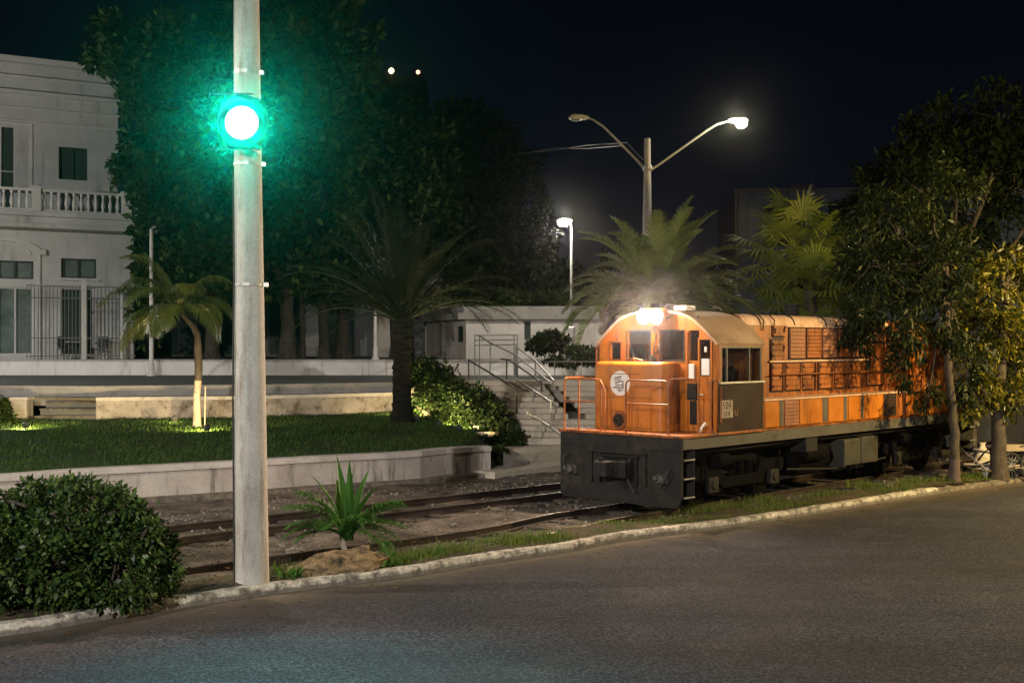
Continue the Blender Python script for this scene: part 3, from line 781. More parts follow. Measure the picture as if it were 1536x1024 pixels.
# ================================================================ MANSION (left)
def wall_holes(mb, x0, x1, z0, z1, y, holes, depth=.22):
    xs = sorted({x0, x1} | {h[0] for h in holes} | {h[1] for h in holes})
    zs = sorted({z0, z1} | {h[2] for h in holes} | {h[3] for h in holes})
    xs = [x for x in xs if x0 <= x <= x1]; zs = [z for z in zs if z0 <= z <= z1]
    for a, b in zip(xs, xs[1:]):
        for c, d in zip(zs, zs[1:]):
            mx, mz = (a+b)/2, (c+d)/2
            if any(h[0] < mx < h[1] and h[2] < mz < h[3] for h in holes): continue
            mb.quad((a,y,c),(b,y,c),(b,y,d),(a,y,d))
    for h in holes:
        a,b,c,d = max(h[0],x0),min(h[1],x1),max(h[2],z0),min(h[3],z1)
        mb.quad((a,y,c),(a,y+depth,c),(a,y+depth,d),(a,y,d)); mb.quad((b,y,c),(b,y,d),(b,y+depth,d),(b,y+depth,c))
        mb.quad((a,y,d),(a,y+depth,d),(b,y+depth,d),(b,y,d)); mb.quad((a,y,c),(b,y,c),(b,y+depth,c),(a,y+depth,c))
MC = Vector(((200-CX)*56/F, 56)); ma = R(30)
mu = Vector((math.cos(ma), math.sin(ma))); mv = Vector((-math.sin(ma), math.cos(ma)))
def mx_(px, y0=0):
    c = MC + mv*y0; a = (px-CX)/F
    return (a*c.y - c.x)/(mu.x - a*mu.y)
def mz_(px, py, y0=0):
    c = MC + mv*y0 + mu*mx_(px, y0)
    return H + (HY-py)*c.y/F
man = thing('mansion', 'two storey white colonial mansion with balustraded balcony behind the plaza', 'house', (MC.x, MC.y, 0), ma)
ZG = 2.4
zb0 = mz_(60,343); 
gh = [(mx_(-4),mx_(50.5),mz_(20,532),mz_(20,431)), (mx_(-4),mx_(50.5),mz_(20,418),mz_(20,391)),
      (mx_(92),mx_(141),mz_(118,533),mz_(118,432)), (mx_(91.5),mx_(145),mz_(118,417),mz_(118,388))]
m_ = MB(); wall_holes(m_, -26, 0, ZG-.6, 8.3, 0, gh); m_.quad((0,0,ZG-.6),(0,14,ZG-.6),(0,14,8.3),(0,0,8.3))
m_.build('wall', M['plaster'], man)
UY = 2.6
u1 = mx_(177, UY)
uh = [(mx_(-20,UY),mx_(43,UY),8.9,mz_(20,189,UY)), (mx_(88,UY),mx_(131.5,UY),mz_(110,270,UY),mz_(110,221.5,UY))]
ztop = mz_(60, 99, UY)
m_ = MB(); wall_holes(m_, -26, u1, 8.2, ztop, UY, uh); m_.quad((u1,UY,8.2),(u1,14,8.2),(u1,14,ztop),(u1,UY,ztop)); m_.quad((-26,UY,ztop),(u1,UY,ztop),(u1,14,ztop),(-26,14,ztop))
m_.build('upper_wall', M['plaster'], man)
# cornices
for (py0, py1, out) in ((92.5,100,.42),(117,122,.16),(139,145,.22),(163,165.5,.08),(183,186,.07)):
    px = 60; za, zb = mz_(px,py1+.0,UY), mz_(px,py0,UY)
    if py0 < 100: za, zb = ztop+.003, ztop+.26
    m_ = MB(); m_.box(-26, u1+out, UY-out, UY-.002, za, zb)
    if out > .1: m_.box(u1+.002, u1+out, UY-.002, 12, za, zb)
    m_.build('cornice', M['trimwhite'], man, bevel=.015)
# balcony slab with fascia
m_ = MB(); m_.box(-26, .9, -1.1, 3, 8.12, 8.32); m_.box(-26, .8, -1.0, 3, 8.321, 8.62); m_.box(-26,.95,-1.18,3,8.621,8.86)
bal = m_.build('balcony', M['plaster'], man, bevel=.02)
ped = [(-25.6,-25),(mx_(48,-1),mx_(60.5,-1)),(mx_(183,-1),mx_(197,-1)),(.55,.9)]
for a, b in ped[1:]:
    m_ = MB(); m_.box(a,b,-1.12,-.72,8.861,9.86); m_.box(a-.03,b+.03,-1.15,-.69,9.861,9.93); m_.build('pedestal', M['trimwhite'], bal)
m_ = MB()
m_.box(-14, .5, -1.03, -.81, 9.72, 9.83); m_.box(-14, .5, -1.0, -.84, 8.862, 8.95); m_.build('handrail', M['trimwhite'], bal)
def baluster(x):
    m_ = MB(); m_.lathe([(.07,8.95),(.07,9.0),(.045,9.03),(.09,9.2),(.085,9.28),(.04,9.5),(.035,9.58),(.07,9.64),(.07,9.72)], (0,-.92,0), 8)
    o = m_.build('baluster', M['trimwhite'], bal, smooth=True, loc=(x,0,0)); return o
b0 = None
for a, b in ((mx_(-12,-1),mx_(47,-1)),(mx_(61,-1),mx_(182,-1)),(mx_(198,-1),.5)):
    k = max(2, int((b-a)/.3)); 
    for i in range(k):
        x = a + (i+.5)*(b-a)/k
        if b0 is None: b0 = baluster(x)
        else:
            c = b0.copy(); COL.objects.link(c); c.location.x = x
# windows
def window(h, y, parent, mullions=1, pane=M['curtain'], fr=M['trimwhite'], name='window', rails=0):
    a,b,c,d = h; m_ = MB(); t = .06
    m_.box(a,a+t,y+.1,y+.2,c,d); m_.box(b-t,b,y+.1,y+.2,c,d); m_.box(a+t,b-t,y+.1,y+.2,d-t,d); m_.box(a+t,b-t,y+.1,y+.2,c,c+t)
    for i in range(mullions):
        x = a+(b-a)*(i+1)/(mullions+1); m_.box(x-.035,x+.035,y+.11,y+.19,c+t,d-t)
    for i in range(rails):
        z = c+(d-c)*(i+1)/(rails+1); m_.box(a+t,b-t,y+.12,y+.18,z-.02,z+.02)
    w = m_.build(name, fr, parent)
    m_ = MB(); m_.quad((a,y+.205,c),(b,y+.205,c),(b,y+.205,d),(a,y+.205,d)); m_.build('pane', pane, w)
    return w
window(gh[0], 0, man, 1, M['curtain'], M['trimwhite'], 'door')
window(gh[1], 0, man, 1, M['curtain'], M['darkmetal'])
window(gh[2], 0, man, 0, M['greendark'], M['trimwhite'], 'door')
window(gh[3], 0, man, 1, M['curtain'], M['darkmetal'])
window(uh[0], UY, man, 2, M['greendark'], M['trimwhite'], 'window', 1)
window(uh[1], UY, man, 1, M['greendark'], M['greendark'])
# open shutter beside the upper window, mouldings round the arch
m_ = MB(); xa, xb = mx_(22,UY), mx_(43,UY); m_.box(xa,xb,UY-.05,UY+.02,8.9,uh[0][3])
for i in range(40):
    z = 9.0+i*(uh[0][3]-9.1)/40; m_.obox(((xa+xb)/2,UY-.06,z),(xb-xa-.16,.05,.02),0,R(35))
m_.build('shutter', M['plaster'], man)
for (a,b,c,d,y) in ((uh[0][0]-.2,uh[0][1]+.16,uh[0][2],uh[0][3],UY),):
    m_ = MB(); m_.box(b-.16,b,y-.06,y-.003,c,d+.18); m_.box(a,b-.16,y-.06,y-.003,d+.001,d+.18); m_.build('window_moulding', M['trimwhite'], man)
ac = mx_(8); ar = mx_(60)-ac
m_ = MB(); 
for r0, r1, yy in ((ar-.12, ar+.12, -.1), (ar-.5, ar-.38, -.05)):
    k = 20
    for i in range(k):
        t0, t1 = PI*i/k*.62+.0, PI*(i+1)/k*.62
        zc = mz_(40,378)-.1; sc = .42
        q = [(ac+r*math.cos(t), zc+sc*r*math.sin(t)) for r, t in ((r0,t0),(r1,t0),(r1,t1),(r0,t1))]
        m_.prism(q, 1, yy, -.002)
m_.box(mx_(55),mx_(60),-.09,-.003,ZG,mz_(40,378)-.1); m_.box(mx_(54),mx_(68),-.16,-.003,mz_(60,379)-.1,mz_(60,375)+.02)
m_.build('door_arch', M['trimwhite'], man)
m_ = MB()
for (a,b,c,d) in ((mx_(88),mx_(149),mz_(118,421),mz_(118,418)),(mx_(60),mx_(149),mz_(118,431),mz_(118,428))): m_.box(a,b,-.08,-.003,c,d)
m_.build('window_sill', M['trimwhite'], man)
# porch fence of iron bars with white posts
pf_ = thing('iron_fence', 'tall iron bar fence with a white post in front of the mansion doors', 'fence', (MC.x, MC.y, 0), ma)
yf = -1.6
m_ = MB()
x = mx_(40,yf); xe = mx_(203,yf); zt = mz_(110,430,yf)
while x < xe:
    m_.box(x,x+.028,yf,yf+.028,ZG,zt+.04); x += .155
m_.build('bars', M['bars'], pf_)
m_ = MB()
for z in (ZG+.12, ZG+.9, mz_(110,448,yf), zt): m_.box(mx_(40,yf),xe,yf-.012,yf+.04,z,z+.045)
m_.build('rail', M['bars'], pf_)
m_ = MB(); xx = mx_(122,yf); m_.box(xx,xx+.2,yf-.08,yf+.12,ZG,mz_(125,421,yf)); m_.build('post', M['trimwhite'], pf_)
m_ = MB(); xx = mx_(180,yf); m_.box(xx,xx+.12,yf-.05,yf+.1,ZG,mz_(180,440,yf)); m_.build('post', M['trimwhite'], pf_)
# terrace chairs behind the bars
def chair(label, px, rz):
    p = MC + mv*(-.8) + mu*mx_(px,-.8); t = thing('terrace_chair', label, 'chair', (p.x,p.y,ZG), rz, 'chairs on the mansion porch')
    m_ = MB(); m_.box(-.25,.25,-.25,.25,.42,.47); m_.build('seat', M['darkmetal'], t, bevel=.01)
    m_ = MB(); m_.box(-.25,.25,.22,.27,.5,1.0); m_.build('backrest', M['darkmetal'], t, bevel=.01)
    for sx in (-.22,.22):
        for sy in (-.22,.22): m_ = MB(); m_.tube([(sx,sy,0),(sx,sy,.42)],.02,6); m_.build('leg', M['darkmetal'], t)
    m_ = MB(); m_.tube([(-.27,-.22,.64),(-.27,.25,.68)],.02,6); m_.build('armrest', M['darkmetal'], t)
    m_ = MB(); m_.tube([(.27,-.22,.64),(.27,.25,.68)],.02,6); m_.build('armrest', M['darkmetal'], t)
chair('dark chair on the porch just left of the white fence post', 98, ma+.4)
chair('dark chair on the porch right of the white fence post', 152, ma-.5)
t = thing('terrace_table', 'small round pale table between the two dark porch chairs', 'table', tuple((MC+mv*-.9+mu*mx_(113,-.9)))+(ZG,), 0)
m_ = MB(); m_.lathe([(.02,.74),(.42,.74),(.42,.78),(.02,.78)],n=20); m_.build('tabletop', M['trimwhite'], t)
m_ = MB(); m_.lathe([(.2,0),(.2,.03),(.03,.06),(.03,.74)],n=10); m_.build('leg', M['darkmetal'], t)

# slim white poles on the terrace
def slim_pole(label, px, Y, z0, ytop, r=.09):
    p = at(px, 500, Y); t = thing('white_pole', label, 'pole', (p.x, Y, z0), 0, 'slim white poles on the terrace')
    h = H+(HY-ytop)*Y/F - z0
    m_ = MB(); m_.lathe([(r,0),(r*.8,h),(r*.5,h+.05)], n=10); m_.build('pole', M['trimwhite'], t, smooth=True)
    m_ = MB(); m_.lathe([(r*2.2,0),(r*2.2,.1),(r*1.4,.14),(r*1.4,.5)], n=12); m_.build('base', M['trimwhite'], t, smooth=True)
slim_pole('slim white pole in front of the mansion corner, standing on the terrace edge', 227, 48.5, 1.79, 345)
slim_pole('slim white pole behind the date palm trunk among the tree trunks', 563, 51, 2.4, 468, .07)

# dark hall behind the trees (blue grey shutters seen between the trunks)
hall = thing('plaza_hall', 'dark grey hall with tall shuttered doors hidden behind the tree trunks', 'building', (-27, 68, 2.38), R(4))
m_ = MB(); hs = [(x, x+1.9, .05, 3.6) for x in (1.2,4.2,7.2,10.2,13.2,16.2,19.2,22.2)]
wall_holes(m_, 0, 26.5, 0, 6.5, 0, hs, .3); m_.quad((0,0,6.5),(26.5,0,6.5),(26.5,9,6.5),(0,9,6.5)); m_.quad((26.5,0,0),(26.5,9,0),(26.5,9,6.5),(26.5,0,6.5)); m_.quad((0,0,0),(0,9,0),(0,9,6.5),(0,0,6.5))
m_.build('wall', M['concrete'], hall)
for h in hs: window(h, .05, hall, 1, M['greendark'], M['bars'], 'door')

# ================================================================ VILLA (centre)
vx0, vx1 = at(699,500,55).x, at(905,500,55).x
vil = thing('villa', 'low white villa with flat grey roof and green window above the stairs', 'house', (0,0,0))
zt = at(0,479,55).z
wh = [(at(786.5,0,55).x, at(796,0,55).x, at(0,509,55).z, at(0,481.5,55).z)]
m_ = MB(); wall_holes(m_, vx0, vx1, 2.3, zt, 55, wh, .2); m_.quad((vx1,55,2.3),(vx1,61,2.3),(vx1,61,zt),(vx1,55,zt)); m_.build('wall', M['villa'], vil)
w = window(wh[0], 54.95, vil, 1, M['greendark'], M['greendark'])
m_ = MB(); m_.box(wh[0][0]-.12,wh[0][1]+.12,54.86,54.998,wh[0][3]+.03,wh[0][3]+.12); m_.build('window_hood', M['concrete'], vil)
# side wall running back to the left
sp = Vector((vx0,55)); se = Vector((at(640,0,61).x, 61.)); sd = (se-sp); sl = sd.length; sa = math.atan2(-sd.y,-sd.x)
side = MB(); hx = [(sl*.80, sl*.93, at(0,513,56).z-.0, at(0,489,56).z)]
wall_holes(side, 0, sl, 2.3, zt+.0, 0, hx, .2)
so = side.build('side_wall', M['villa_side'], vil, loc=(se.x,se.y,0), rotz=sa)
w = window(hx[0], -.05, vil, 1, M['greendark'], M['greendark'])
w.location = (se.x,se.y,0); w.rotation_euler.z = sa
m_ = MB(); m_.box(sl*.42,sl*.5,-.16,-.002,2.3,zt); m_.build('pilaster', M['concrete'], vil, loc=(se.x,se.y,0), rotz=sa)
zr = at(0,461,55).z
m_ = MB(); m_.prism([(vx0-.35,54.6),(vx1+.2,54.6),(vx1+.2,62),(se.x-.2,62),(se.x-.35,60.8)],2,zt+.002,zr-.25)
m_.prism([(vx0-.1,54.9),(vx1,54.9),(vx1,61.8),(se.x,61.8),(se.x-.1,61)],2,zr-.249,zr+.05); m_.build('roof', M['concrete'], vil)
# beige neighbour with gable, far left part
nb = thing('beige_annex', 'beige annex with sloping roof left of the white villa', 'house', (at(560,0,63).x, 63, 2.38), 0)
wn = at(697,0,63).x - at(560,0,63).x
zz = at(0,452,63).z-2.38
m_ = MB(); m_.add([(0,0,0),(wn,0,0),(wn,0,zz-.6),(wn*.75,0,zz+1.05),(0,0,zz-.4),(0,8,0),(wn,8,0),(wn,8,zz-.6),(wn*.75,8,zz+1.05),(0,8,zz-.4)],
   [(0,1,2,3,4),(9,8,7,6,5),(1,6,7,2),(0,4,9,5)]); m_.build('wall', M['villa_side'], nb)
m_ = MB(); m_.add([(-.3,-.4,zz-.43),(wn*.75,-.4,zz+1.07),(wn+.3,-.4,zz-.73),(-.3,8.2,zz-.43),(wn*.75,8.2,zz+1.07),(wn+.3,8.2,zz-.73),
    (-.3,-.4,zz-.25),(wn*.75,-.4,zz+1.25),(wn+.3,-.4,zz-.55),(-.3,8.2,zz-.25),(wn*.75,8.2,zz+1.25),(wn+.3,8.2,zz-.55)],
    [(0,1,4,3),(1,2,5,4),(6,9,10,7),(7,10,11,8),(0,6,7,1),(1,7,8,2),(3,4,10,9),(4,5,11,10),(0,3,9,6),(2,8,11,5)]); m_.build('roof', M['villa'], nb)
x0 = at(612,0,63).x-at(560,0,63).x; m_ = MB(); m_.box(x0,x0+.9,-.05,-.002,.0,2.3); m_.build('door', M['darkmetal'], nb)
x0 = at(638,0,63).x-at(560,0,63).x; m_ = MB(); m_.box(x0,x0+.2,-.25,-.002,.0,zz-.5); m_.build('pilaster', M['trimwhite'], nb)

# ================================================================ distant blocks
gb = thing('concrete_block', 'dark grey flat roofed concrete building beyond the fan palm', 'building', (at(1105,0,75).x, 75, 2.35), R(-4))
gw = 19; gt = at(0,287,75).z-2.35
m_ = MB(); gh_ = [(1.7,3.9,gt-3.4,gt-.9),(5.6,8.0,gt-5.8,gt-.7),(11,14,gt-5,gt-.8)]
wall_holes(m_, 0, gw, 0, gt, 0, gh_, .35); m_.quad((0,0,0),(0,12,0),(0,12,gt),(0,0,gt)); m_.quad((0,0,gt),(gw,0,gt),(gw,12,gt),(0,12,gt)); m_.build('wall', M['blockgrey'], gb)
for h in gh_: m_ = MB(); m_.quad((h[0],.3,h[2]),(h[1],.3,h[2]),(h[1],.3,h[3]),(h[0],.3,h[3])); m_.build('window', M['greendark'], gb)
m_ = MB(); m_.lathe([(.11,0),(.11,gt+.1)],(-.05,-.25,0),8); m_.build('drainpipe', M['steel'], gb)
m_ = MB(); m_.box(3.4,4.9,1,2.2,gt+.003,gt+.5); m_.build('roof_unit', M['concrete'], gb)
m_ = MB(); m_.box(-.1,gw+.1,-.1,.3,gt+.003,gt+.16); m_.build('parapet', M['concrete'], gb)
fw = thing('boundary_wall', 'dull blue grey boundary wall behind the rear end of the locomotive', 'wall', (13.0, 38.5, 0), R(-2))
m_ = MB(); m_.box(0,30,0,.25,-.3,3.0); m_.build('wall', M['bluegrey'], fw)
for i in range(9): m_ = MB(); m_.box(.2+3.3*i,.5+3.3*i,-.12,-.002,-.3,3.05); m_.build('pillar', M['bluegrey'], fw)
dt = thing('distant_tower', 'far dark tower block with two warm rooftop lamps', 'building', (at(566,0,150).x, 150, 0))
wt = at(636,0,150).x-at(566,0,150).x; tt = at(0,112,150).z
m_ = MB(); th = [(1+1.4*i, 1.7+1.4*i, z, z+1.2) for i in range(3) for z in np.arange(4, tt-2, 3.)]
wall_holes(m_, 0, wt, 0, tt, 0, th, .3); m_.quad((wt,0,0),(wt,9,0),(wt,9,tt),(wt,0,tt)); m_.quad((0,0,0),(0,9,0),(0,9,tt),(0,0,tt)); m_.quad((0,0,tt),(wt,0,tt),(wt,9,tt),(0,9,tt)); m_.build('wall', M['undergear'], dt)
m_ = MB(); m_.quad((0,.4,0),(wt,.4,0),(wt,.4,tt),(0,.4,tt)); m_.build('pane', M['glass'], dt)
for px, py, mm, rr in ((587,106.5,'farlamp',.33),(627,108.5,'farlampred',.24)):
    q = at(px,py,149.7)-dt.location
    m_ = MB(); m_.lathe([(rr*.15,q.z-rr),(rr*.75,q.z-rr*.7),(rr,q.z),(rr*.75,q.z+rr*.7),(rr*.15,q.z+rr)],(q.x,q.y,0),12); lo = m_.build('lamp', M[mm], dt)
    m_ = MB(); m_.tube([(q.x,q.y+.1,q.z-rr),(q.x,q.y+.1,tt-.3),(q.x,q.y+.6,tt-.3)],.06,6); m_.build('bracket', M['darkmetal'], lo)

# ================================================================ LOCOMOTIVE
lr = math.atan2(DU.y, DU.x)
loc = thing('locomotive', 'old orange diesel shunting locomotive with lit headlights beside the kerb', 'locomotive', (LF.x, LF.y, 0), lr)
W = 1.4; ZPF = 1.42; LEN = 12.5
def cpart(mb, name, mat, parent=loc, **k): return mb.build(name, mat, parent, **k)
# deck / frame
m_ = MB(); m_.box(-.06, 2.6, -W-.03, W+.03, ZPF-.05, ZPF); m_.box(10.8, LEN, -W-.03, W+.03, ZPF-.05, ZPF); m_.box(2.601,10.799,-W+.04,W-.04,ZPF-.05,ZPF-.003)
deck = cpart(m_, 'deck', M['orange_old'], bevel=.008)
m_ = MB(); m_.box(.25, LEN-.2, -W+.02, -W+.22, 1.17, ZPF-.052); m_.box(.25, LEN-.2, W-.22, W-.02, 1.17, ZPF-.052); m_.box(.02,.25,-W,W,1.17,ZPF-.052); m_.box(LEN-.2,LEN,-W,W,.45,ZPF-.052)
m_.box(.3,LEN-.3,-W-.01,-W+.019,1.165,1.19)
cpart(m_, 'underframe', M['greybeam'], bevel=.008)
m_ = MB(); m_.box(.4, LEN-.4, -.55, .55, .75, 1.16); m_.box(.4,LEN-.4,-W+.3,W-.3,1.0,1.16); cpart(m_, 'centre_sill', M['blackdeep'])
# pilot plate
m_ = MB()
m_.prism([(-W,.34),(-W+.10,.15),(-.6,.13),(.3,.17),(W-.08,.15),(W,.24),(W,1.36),(-W,1.36)], 0, -.04, .015)
m_.box(-.055,-.041,-W+.01,W-.01,1.13,1.165)
for y in (-.62,.62,-.42,.42): m_.box(-.085,-.041,y-.03,y+.03,.48,1.04)
m_.box(-.12,-.041,-.66,.66,1.041,1.075)
for y in (-1.3,-.95,-.2,.3,.9,1.3):
    for z in (1.25,): m_.lathe([(.02,-.06),(.02,-.04)],(0,y,z),8,axis=0)
pil = cpart(m_, 'pilot', M['black'], bevel=.006)
m_ = MB(); m_.box(-.3,-.042,-.36,.36,.62,.92); m_.box(-.12,-.042,-.5,.5,.96,1.0); cpart(m_, 'coupler_pocket', M['blackdeep'], pil, bevel=.02)
m_ = MB(); m_.prism([(-.55,-.12),(-.62,.02),(-.6,.14),(-.48,.17),(-.42,.06),(-.3,.09),(-.3,-.09),(-.45,-.13)],2,.66,.92); m_.box(-.56,-.5,-.02,.05,.93,1.0)
cpart(m_, 'coupler', M['black'], pil, bevel=.015)
for (y, z, s) in ((1.08,.66,1),(-1.02,.62,-1)):
    m_ = MB(); m_.box(-.12,-.042,y-.12,y+.12,z-.05,z+.1); m_.lathe([(.05,-.2),(.07,-.18),(.07,-.12)],(0,y-.03,z+.03),12,axis=0)
    m_.lathe([(.035,-.19),(.05,-.17),(.05,-.12)],(0,y+.1,z+.04),10,axis=0); cpart(m_, 'brake_valve', M['greybeam'], pil, bevel=.01)
def hose(pts, r=.022, mm=None):
    m_ = MB(); m_.tube(pts, r, 8); return cpart(m_, 'air_hose', mm or M['rubber'], pil, smooth=True)
hose([(-.05,-.35,.98),(-.16,-.36,.96),(-.2,-.34,.82),(-.18,-.30,.66),(-.14,-.34,.5),(-.12,-.44,.36)], .024)
hose([(-.1,-.2,.88),(-.22,-.14,.86),(-.28,-.14,.74),(-.24,-.2,.64)], .026, M['greybeam'])
hose([(-.05,1.2,.95),(-.13,1.24,.9),(-.16,1.2,.74),(-.12,1.12,.6)])
hose([(-.05,-1.15,.82),(-.14,-1.18,.78),(-.16,-1.1,.6),(-.12,-1.0,.5)])
# side steps
for (u0, u1_, sgn) in ((.02,.34,-1),(LEN-.45,LEN-.08,-1),(.02,.34,1),(LEN-.45,LEN-.08,1)):
    m_ = MB(); y0 = sgn*W
    for z in (.34,.67,1.0): m_.box(u0,u1_,y0-sgn*.26,y0+sgn*.01,z-.03,z)
    m_.box(u1_,u1_+.015,y0-sgn*.26,y0,.3,1.15); m_.box(u0+.0,u1_,y0-sgn*.275,y0-sgn*.262,.3,1.15)
    st_ = cpart(m_, 'boarding_steps', M['black'])
    m_ = MB()
    for z in (.34,.67,1.0): m_.box(u0,u1_,y0+sgn*.011,y0+sgn*.022,z-.02,z+.004)
    m_.build('step_edge', M['steel'], st_)
# nose
nx0, nx1 = .55, 1.1; ny0, ny1 = -.56, 1.12; nzt = 2.695
def rounded(x0,x1,y0,y1,r,n=6):
    P = []
    for cx,cy,a0 in ((x0+r,y0+r,PI),(x1,y0,None),(x1,y1,None),(x0+r,y1-r,PI/2)):
        if a0 is None: P.append((cx,cy))
        else:
            for i in range(n+1):
                a = a0 + (PI/2)*i/n if a0 == PI else a0 + (PI/2)*i/n
                P.append((cx+r*math.cos(a), cy+r*math.sin(a)))
    return P
m_ = MB(); r_ = .16
P = rounded(nx0,nx1,ny0,ny1,r_)
# order: corner(x0,y0) arc pi..3pi/2, (x1,y0), (x1,y1), corner(x0,y1) arc pi/2..pi
vs=[]; fs=[]; k=len(P)
def inset(P, d):
    cxm = nx1; out=[]
    for x,y in P:
        nx_ = x + (d if x < nx1-.001 else 0)*min(1,(nx1-x)/(nx1-nx0)*1.0)
        cy = (ny0+ny1)/2; ny_ = y + (d if y < cy else -d)
        out.append((nx_,ny_))
    return out
lv = [(0,ZPF+.003),(0,nzt-.075),(.012,nzt-.035),(.035,nzt-.01),(.075,nzt)]
for d,z in lv:
    for x,y in inset(P,d): vs.append((x,y,z))
for l in range(len(lv)-1):
    for i in range(k): fs.append((l*k+i, l*k+(i+1)%k, (l+1)*k+(i+1)%k, (l+1)*k+i))
fs.append(tuple(range((len(lv)-1)*k, len(lv)*k)))
m_.add(vs, fs)
nose = cpart(m_, 'nose', M['orange'], smooth=True)
m_ = MB(); m_.box(nx0+.2,nx1-.05,ny0-.012,ny0-.001,1.55,2.45); m_.box(nx0+.24,nx1-.09,ny0-.018,ny0-.0125,1.6,2.4); m_.box(nx0+.3,nx0+.34,ny0-.05,ny0-.018,1.98,2.06)
m_.build('nose_door', M['orange_old'], nose, bevel=.004)
m_ = MB(); m_.box(nx0-.008,nx0-.001,ny0+.25,ny1-.25,1.46,1.475); m_.box(nx0-.01,nx0-.001,ny0+.2,ny1-.2,2.02,2.03); m_.box(nx0-.02,nx0+.02,ny0+.5,ny1-.4,2.46,2.475); m_.build('weld_strip', M['orange_old'], nose)
# white emblem disc with dark strokes
ey, ez, er = .42, 2.29, .235
m_ = MB(); m_.lathe([(er,nx0-.012),(er,nx0-.004)],(0,ey,ez),28,axis=0); emb = m_.build('emblem', M['white'], nose)
m_ = MB()
def stroke(p, w=.012, x=nx0-.016):
    for (a,b),(c,d) in zip(p,p[1:]):
        dd = Vector((c-a,d-b)).normalized(); nn = Vector((-dd.y,dd.x))*w
        m_.prism([(ey+a-nn.x,ez+b-nn.y),(ey+c-nn.x,ez+d-nn.y),(ey+c+nn.x,ez+d+nn.y),(ey+a+nn.x,ez+b+nn.y)],0,x,x+.003)
# y axis of the loco runs to the viewer's left
def mir(p): return [(-a, b) for a, b in p]
stroke(mir([(-.13,.10),(-.08,.10),(-.04,.12),(.0,.115),(.04,.135)]))
stroke(mir([(-.14,.06),(-.06,.06),(-.03,.085),(.03,.08)]), .008)
stroke(mir([(-.12,.01),(-.06,.012),(-.03,.03),(.0,.045),(.05,.04)]))
stroke(mir([(-.11,-.035),(.06,-.035)]), .009); stroke(mir([(-.15,-.075),(.08,-.08)]), .009); stroke(mir([(.07,.05),(.075,-.08)]), .012)
stroke(mir([(-.05,-.13),(-.03,-.12),(-.02,-.145),(.0,-.125),(.01,-.145),(.04,-.13)]), .008)
m_.build('emblem_mark', M['ink'], emb)
# rusty round socket low on the nose
m_ = MB(); 
m_.lathe([(.13,nx0-.03),(.17,nx0-.03),(.175,nx0-.002)],(0,.44,1.60),24,axis=0); so_ = m_.build('round_socket', M['orange_old'], nose)
m_ = MB(); m_.lathe([(.125,nx0-.034),(.125,nx0-.031)],(0,.44,1.60),20,axis=0)
for i in range(16):
    a = i*2.4; rr = .03+.085*rnd.random(); m_.obox((nx0-.045,.44+rr*math.cos(a),1.60+rr*math.sin(a)),(.03,.035,.02),0,a)
m_.build('broken_lamp', M['rust'], so_)
m_ = MB(); m_.tube([(nx0+.1,.2,nzt+.0),(nx0+.15,.22,nzt+.06),(nx0+.2,.05,nzt+.02)],.02,6); m_.obox((nx0+.12,.26,nzt+.04),(.12,.16,.05),.3); m_.build('latch', M['orange_old'], nose)
# cab
cx0, cx1 = 1.1, 2.62
prof = [(-W,3.03),(-1.34,3.09),(-1.13,3.28),(-.87,3.49),(-.74,3.55),(-.58,3.60),(-.3,3.65),(0,3.67),(.3,3.65),(.58,3.60),(.74,3.55),(.87,3.49),(1.13,3.28),(1.34,3.09),(W,3.03)]
def cv(v): return v - 1.4            # v measured from the near side
# front wall as cells with window openings
holes = [(cv(1.53),cv(2.08),2.73,3.27,.05),(cv(.76),cv(1.30),2.73,3.27,.05),(cv(2.24),cv(2.50),2.73,3.06,.04),(cv(.42),cv(.64),2.72,3.28,.0)]
def wall_poly(x, outline_top, holes, zb, y0, y1):
    """front wall built as vertical strips between sorted y cuts so that the arched top stays smooth"""
    mb = MB()
    ys = sorted({y0,y1}|{p[0] for p in outline_top if y0<p[0]<y1}|{h[0] for h in holes}|{h[1] for h in holes})
    def top(y):
        for (a,b),(c,d) in zip(outline_top,outline_top[1:]):
            if a <= y <= c: return b+(d-b)*(y-a)/max(1e-6,c-a)
        return outline_top[-1][1]
    for a,b in zip(ys,ys[1:]):
        hs = sorted([h for h in holes if h[0] < (a+b)/2 < h[1]], key=lambda h: h[2])
        z = zb
        for h in hs:
            mb.quad((x,a,z),(x,b,z),(x,b,h[2]),(x,a,h[2])); z = h[3]
        mb.quad((x,a,z),(x,b,z),(x,b,top(b)),(x,a,top(a)))
    for h in holes:
        a,b,c,d = h[:4]; e = x+.05
        mb.quad((x,a,c),(e,a,c),(e,a,d),(x,a,d)); mb.quad((x,b,c),(e,b,c),(e,b,d),(x,b,d)); mb.quad((x,a,d),(e,a,d),(e,b,d),(x,b,d)); mb.quad((x,a,c),(e,a,c),(e,b,c),(x,b,c))
    return mb
doorh = (cv(.12),cv(.43),1.5,3.14)
fwm = wall_poly(cx0, prof, holes+[doorh], ZPF+.002, -W, W)
fwm.box(cx0-.03,cx0-.002,cv(.66),cv(.70),ZPF,3.25)
front = cpart(fwm, 'cab_front', M['orange'])
m_ = wall_poly(cx1, prof, [(cv(.6),cv(1.2),2.75,3.2),(cv(1.6),cv(2.2),2.75,3.2)], ZPF+.002, -W, W); cpart(m_, 'cab_rear', M['orange_old'])
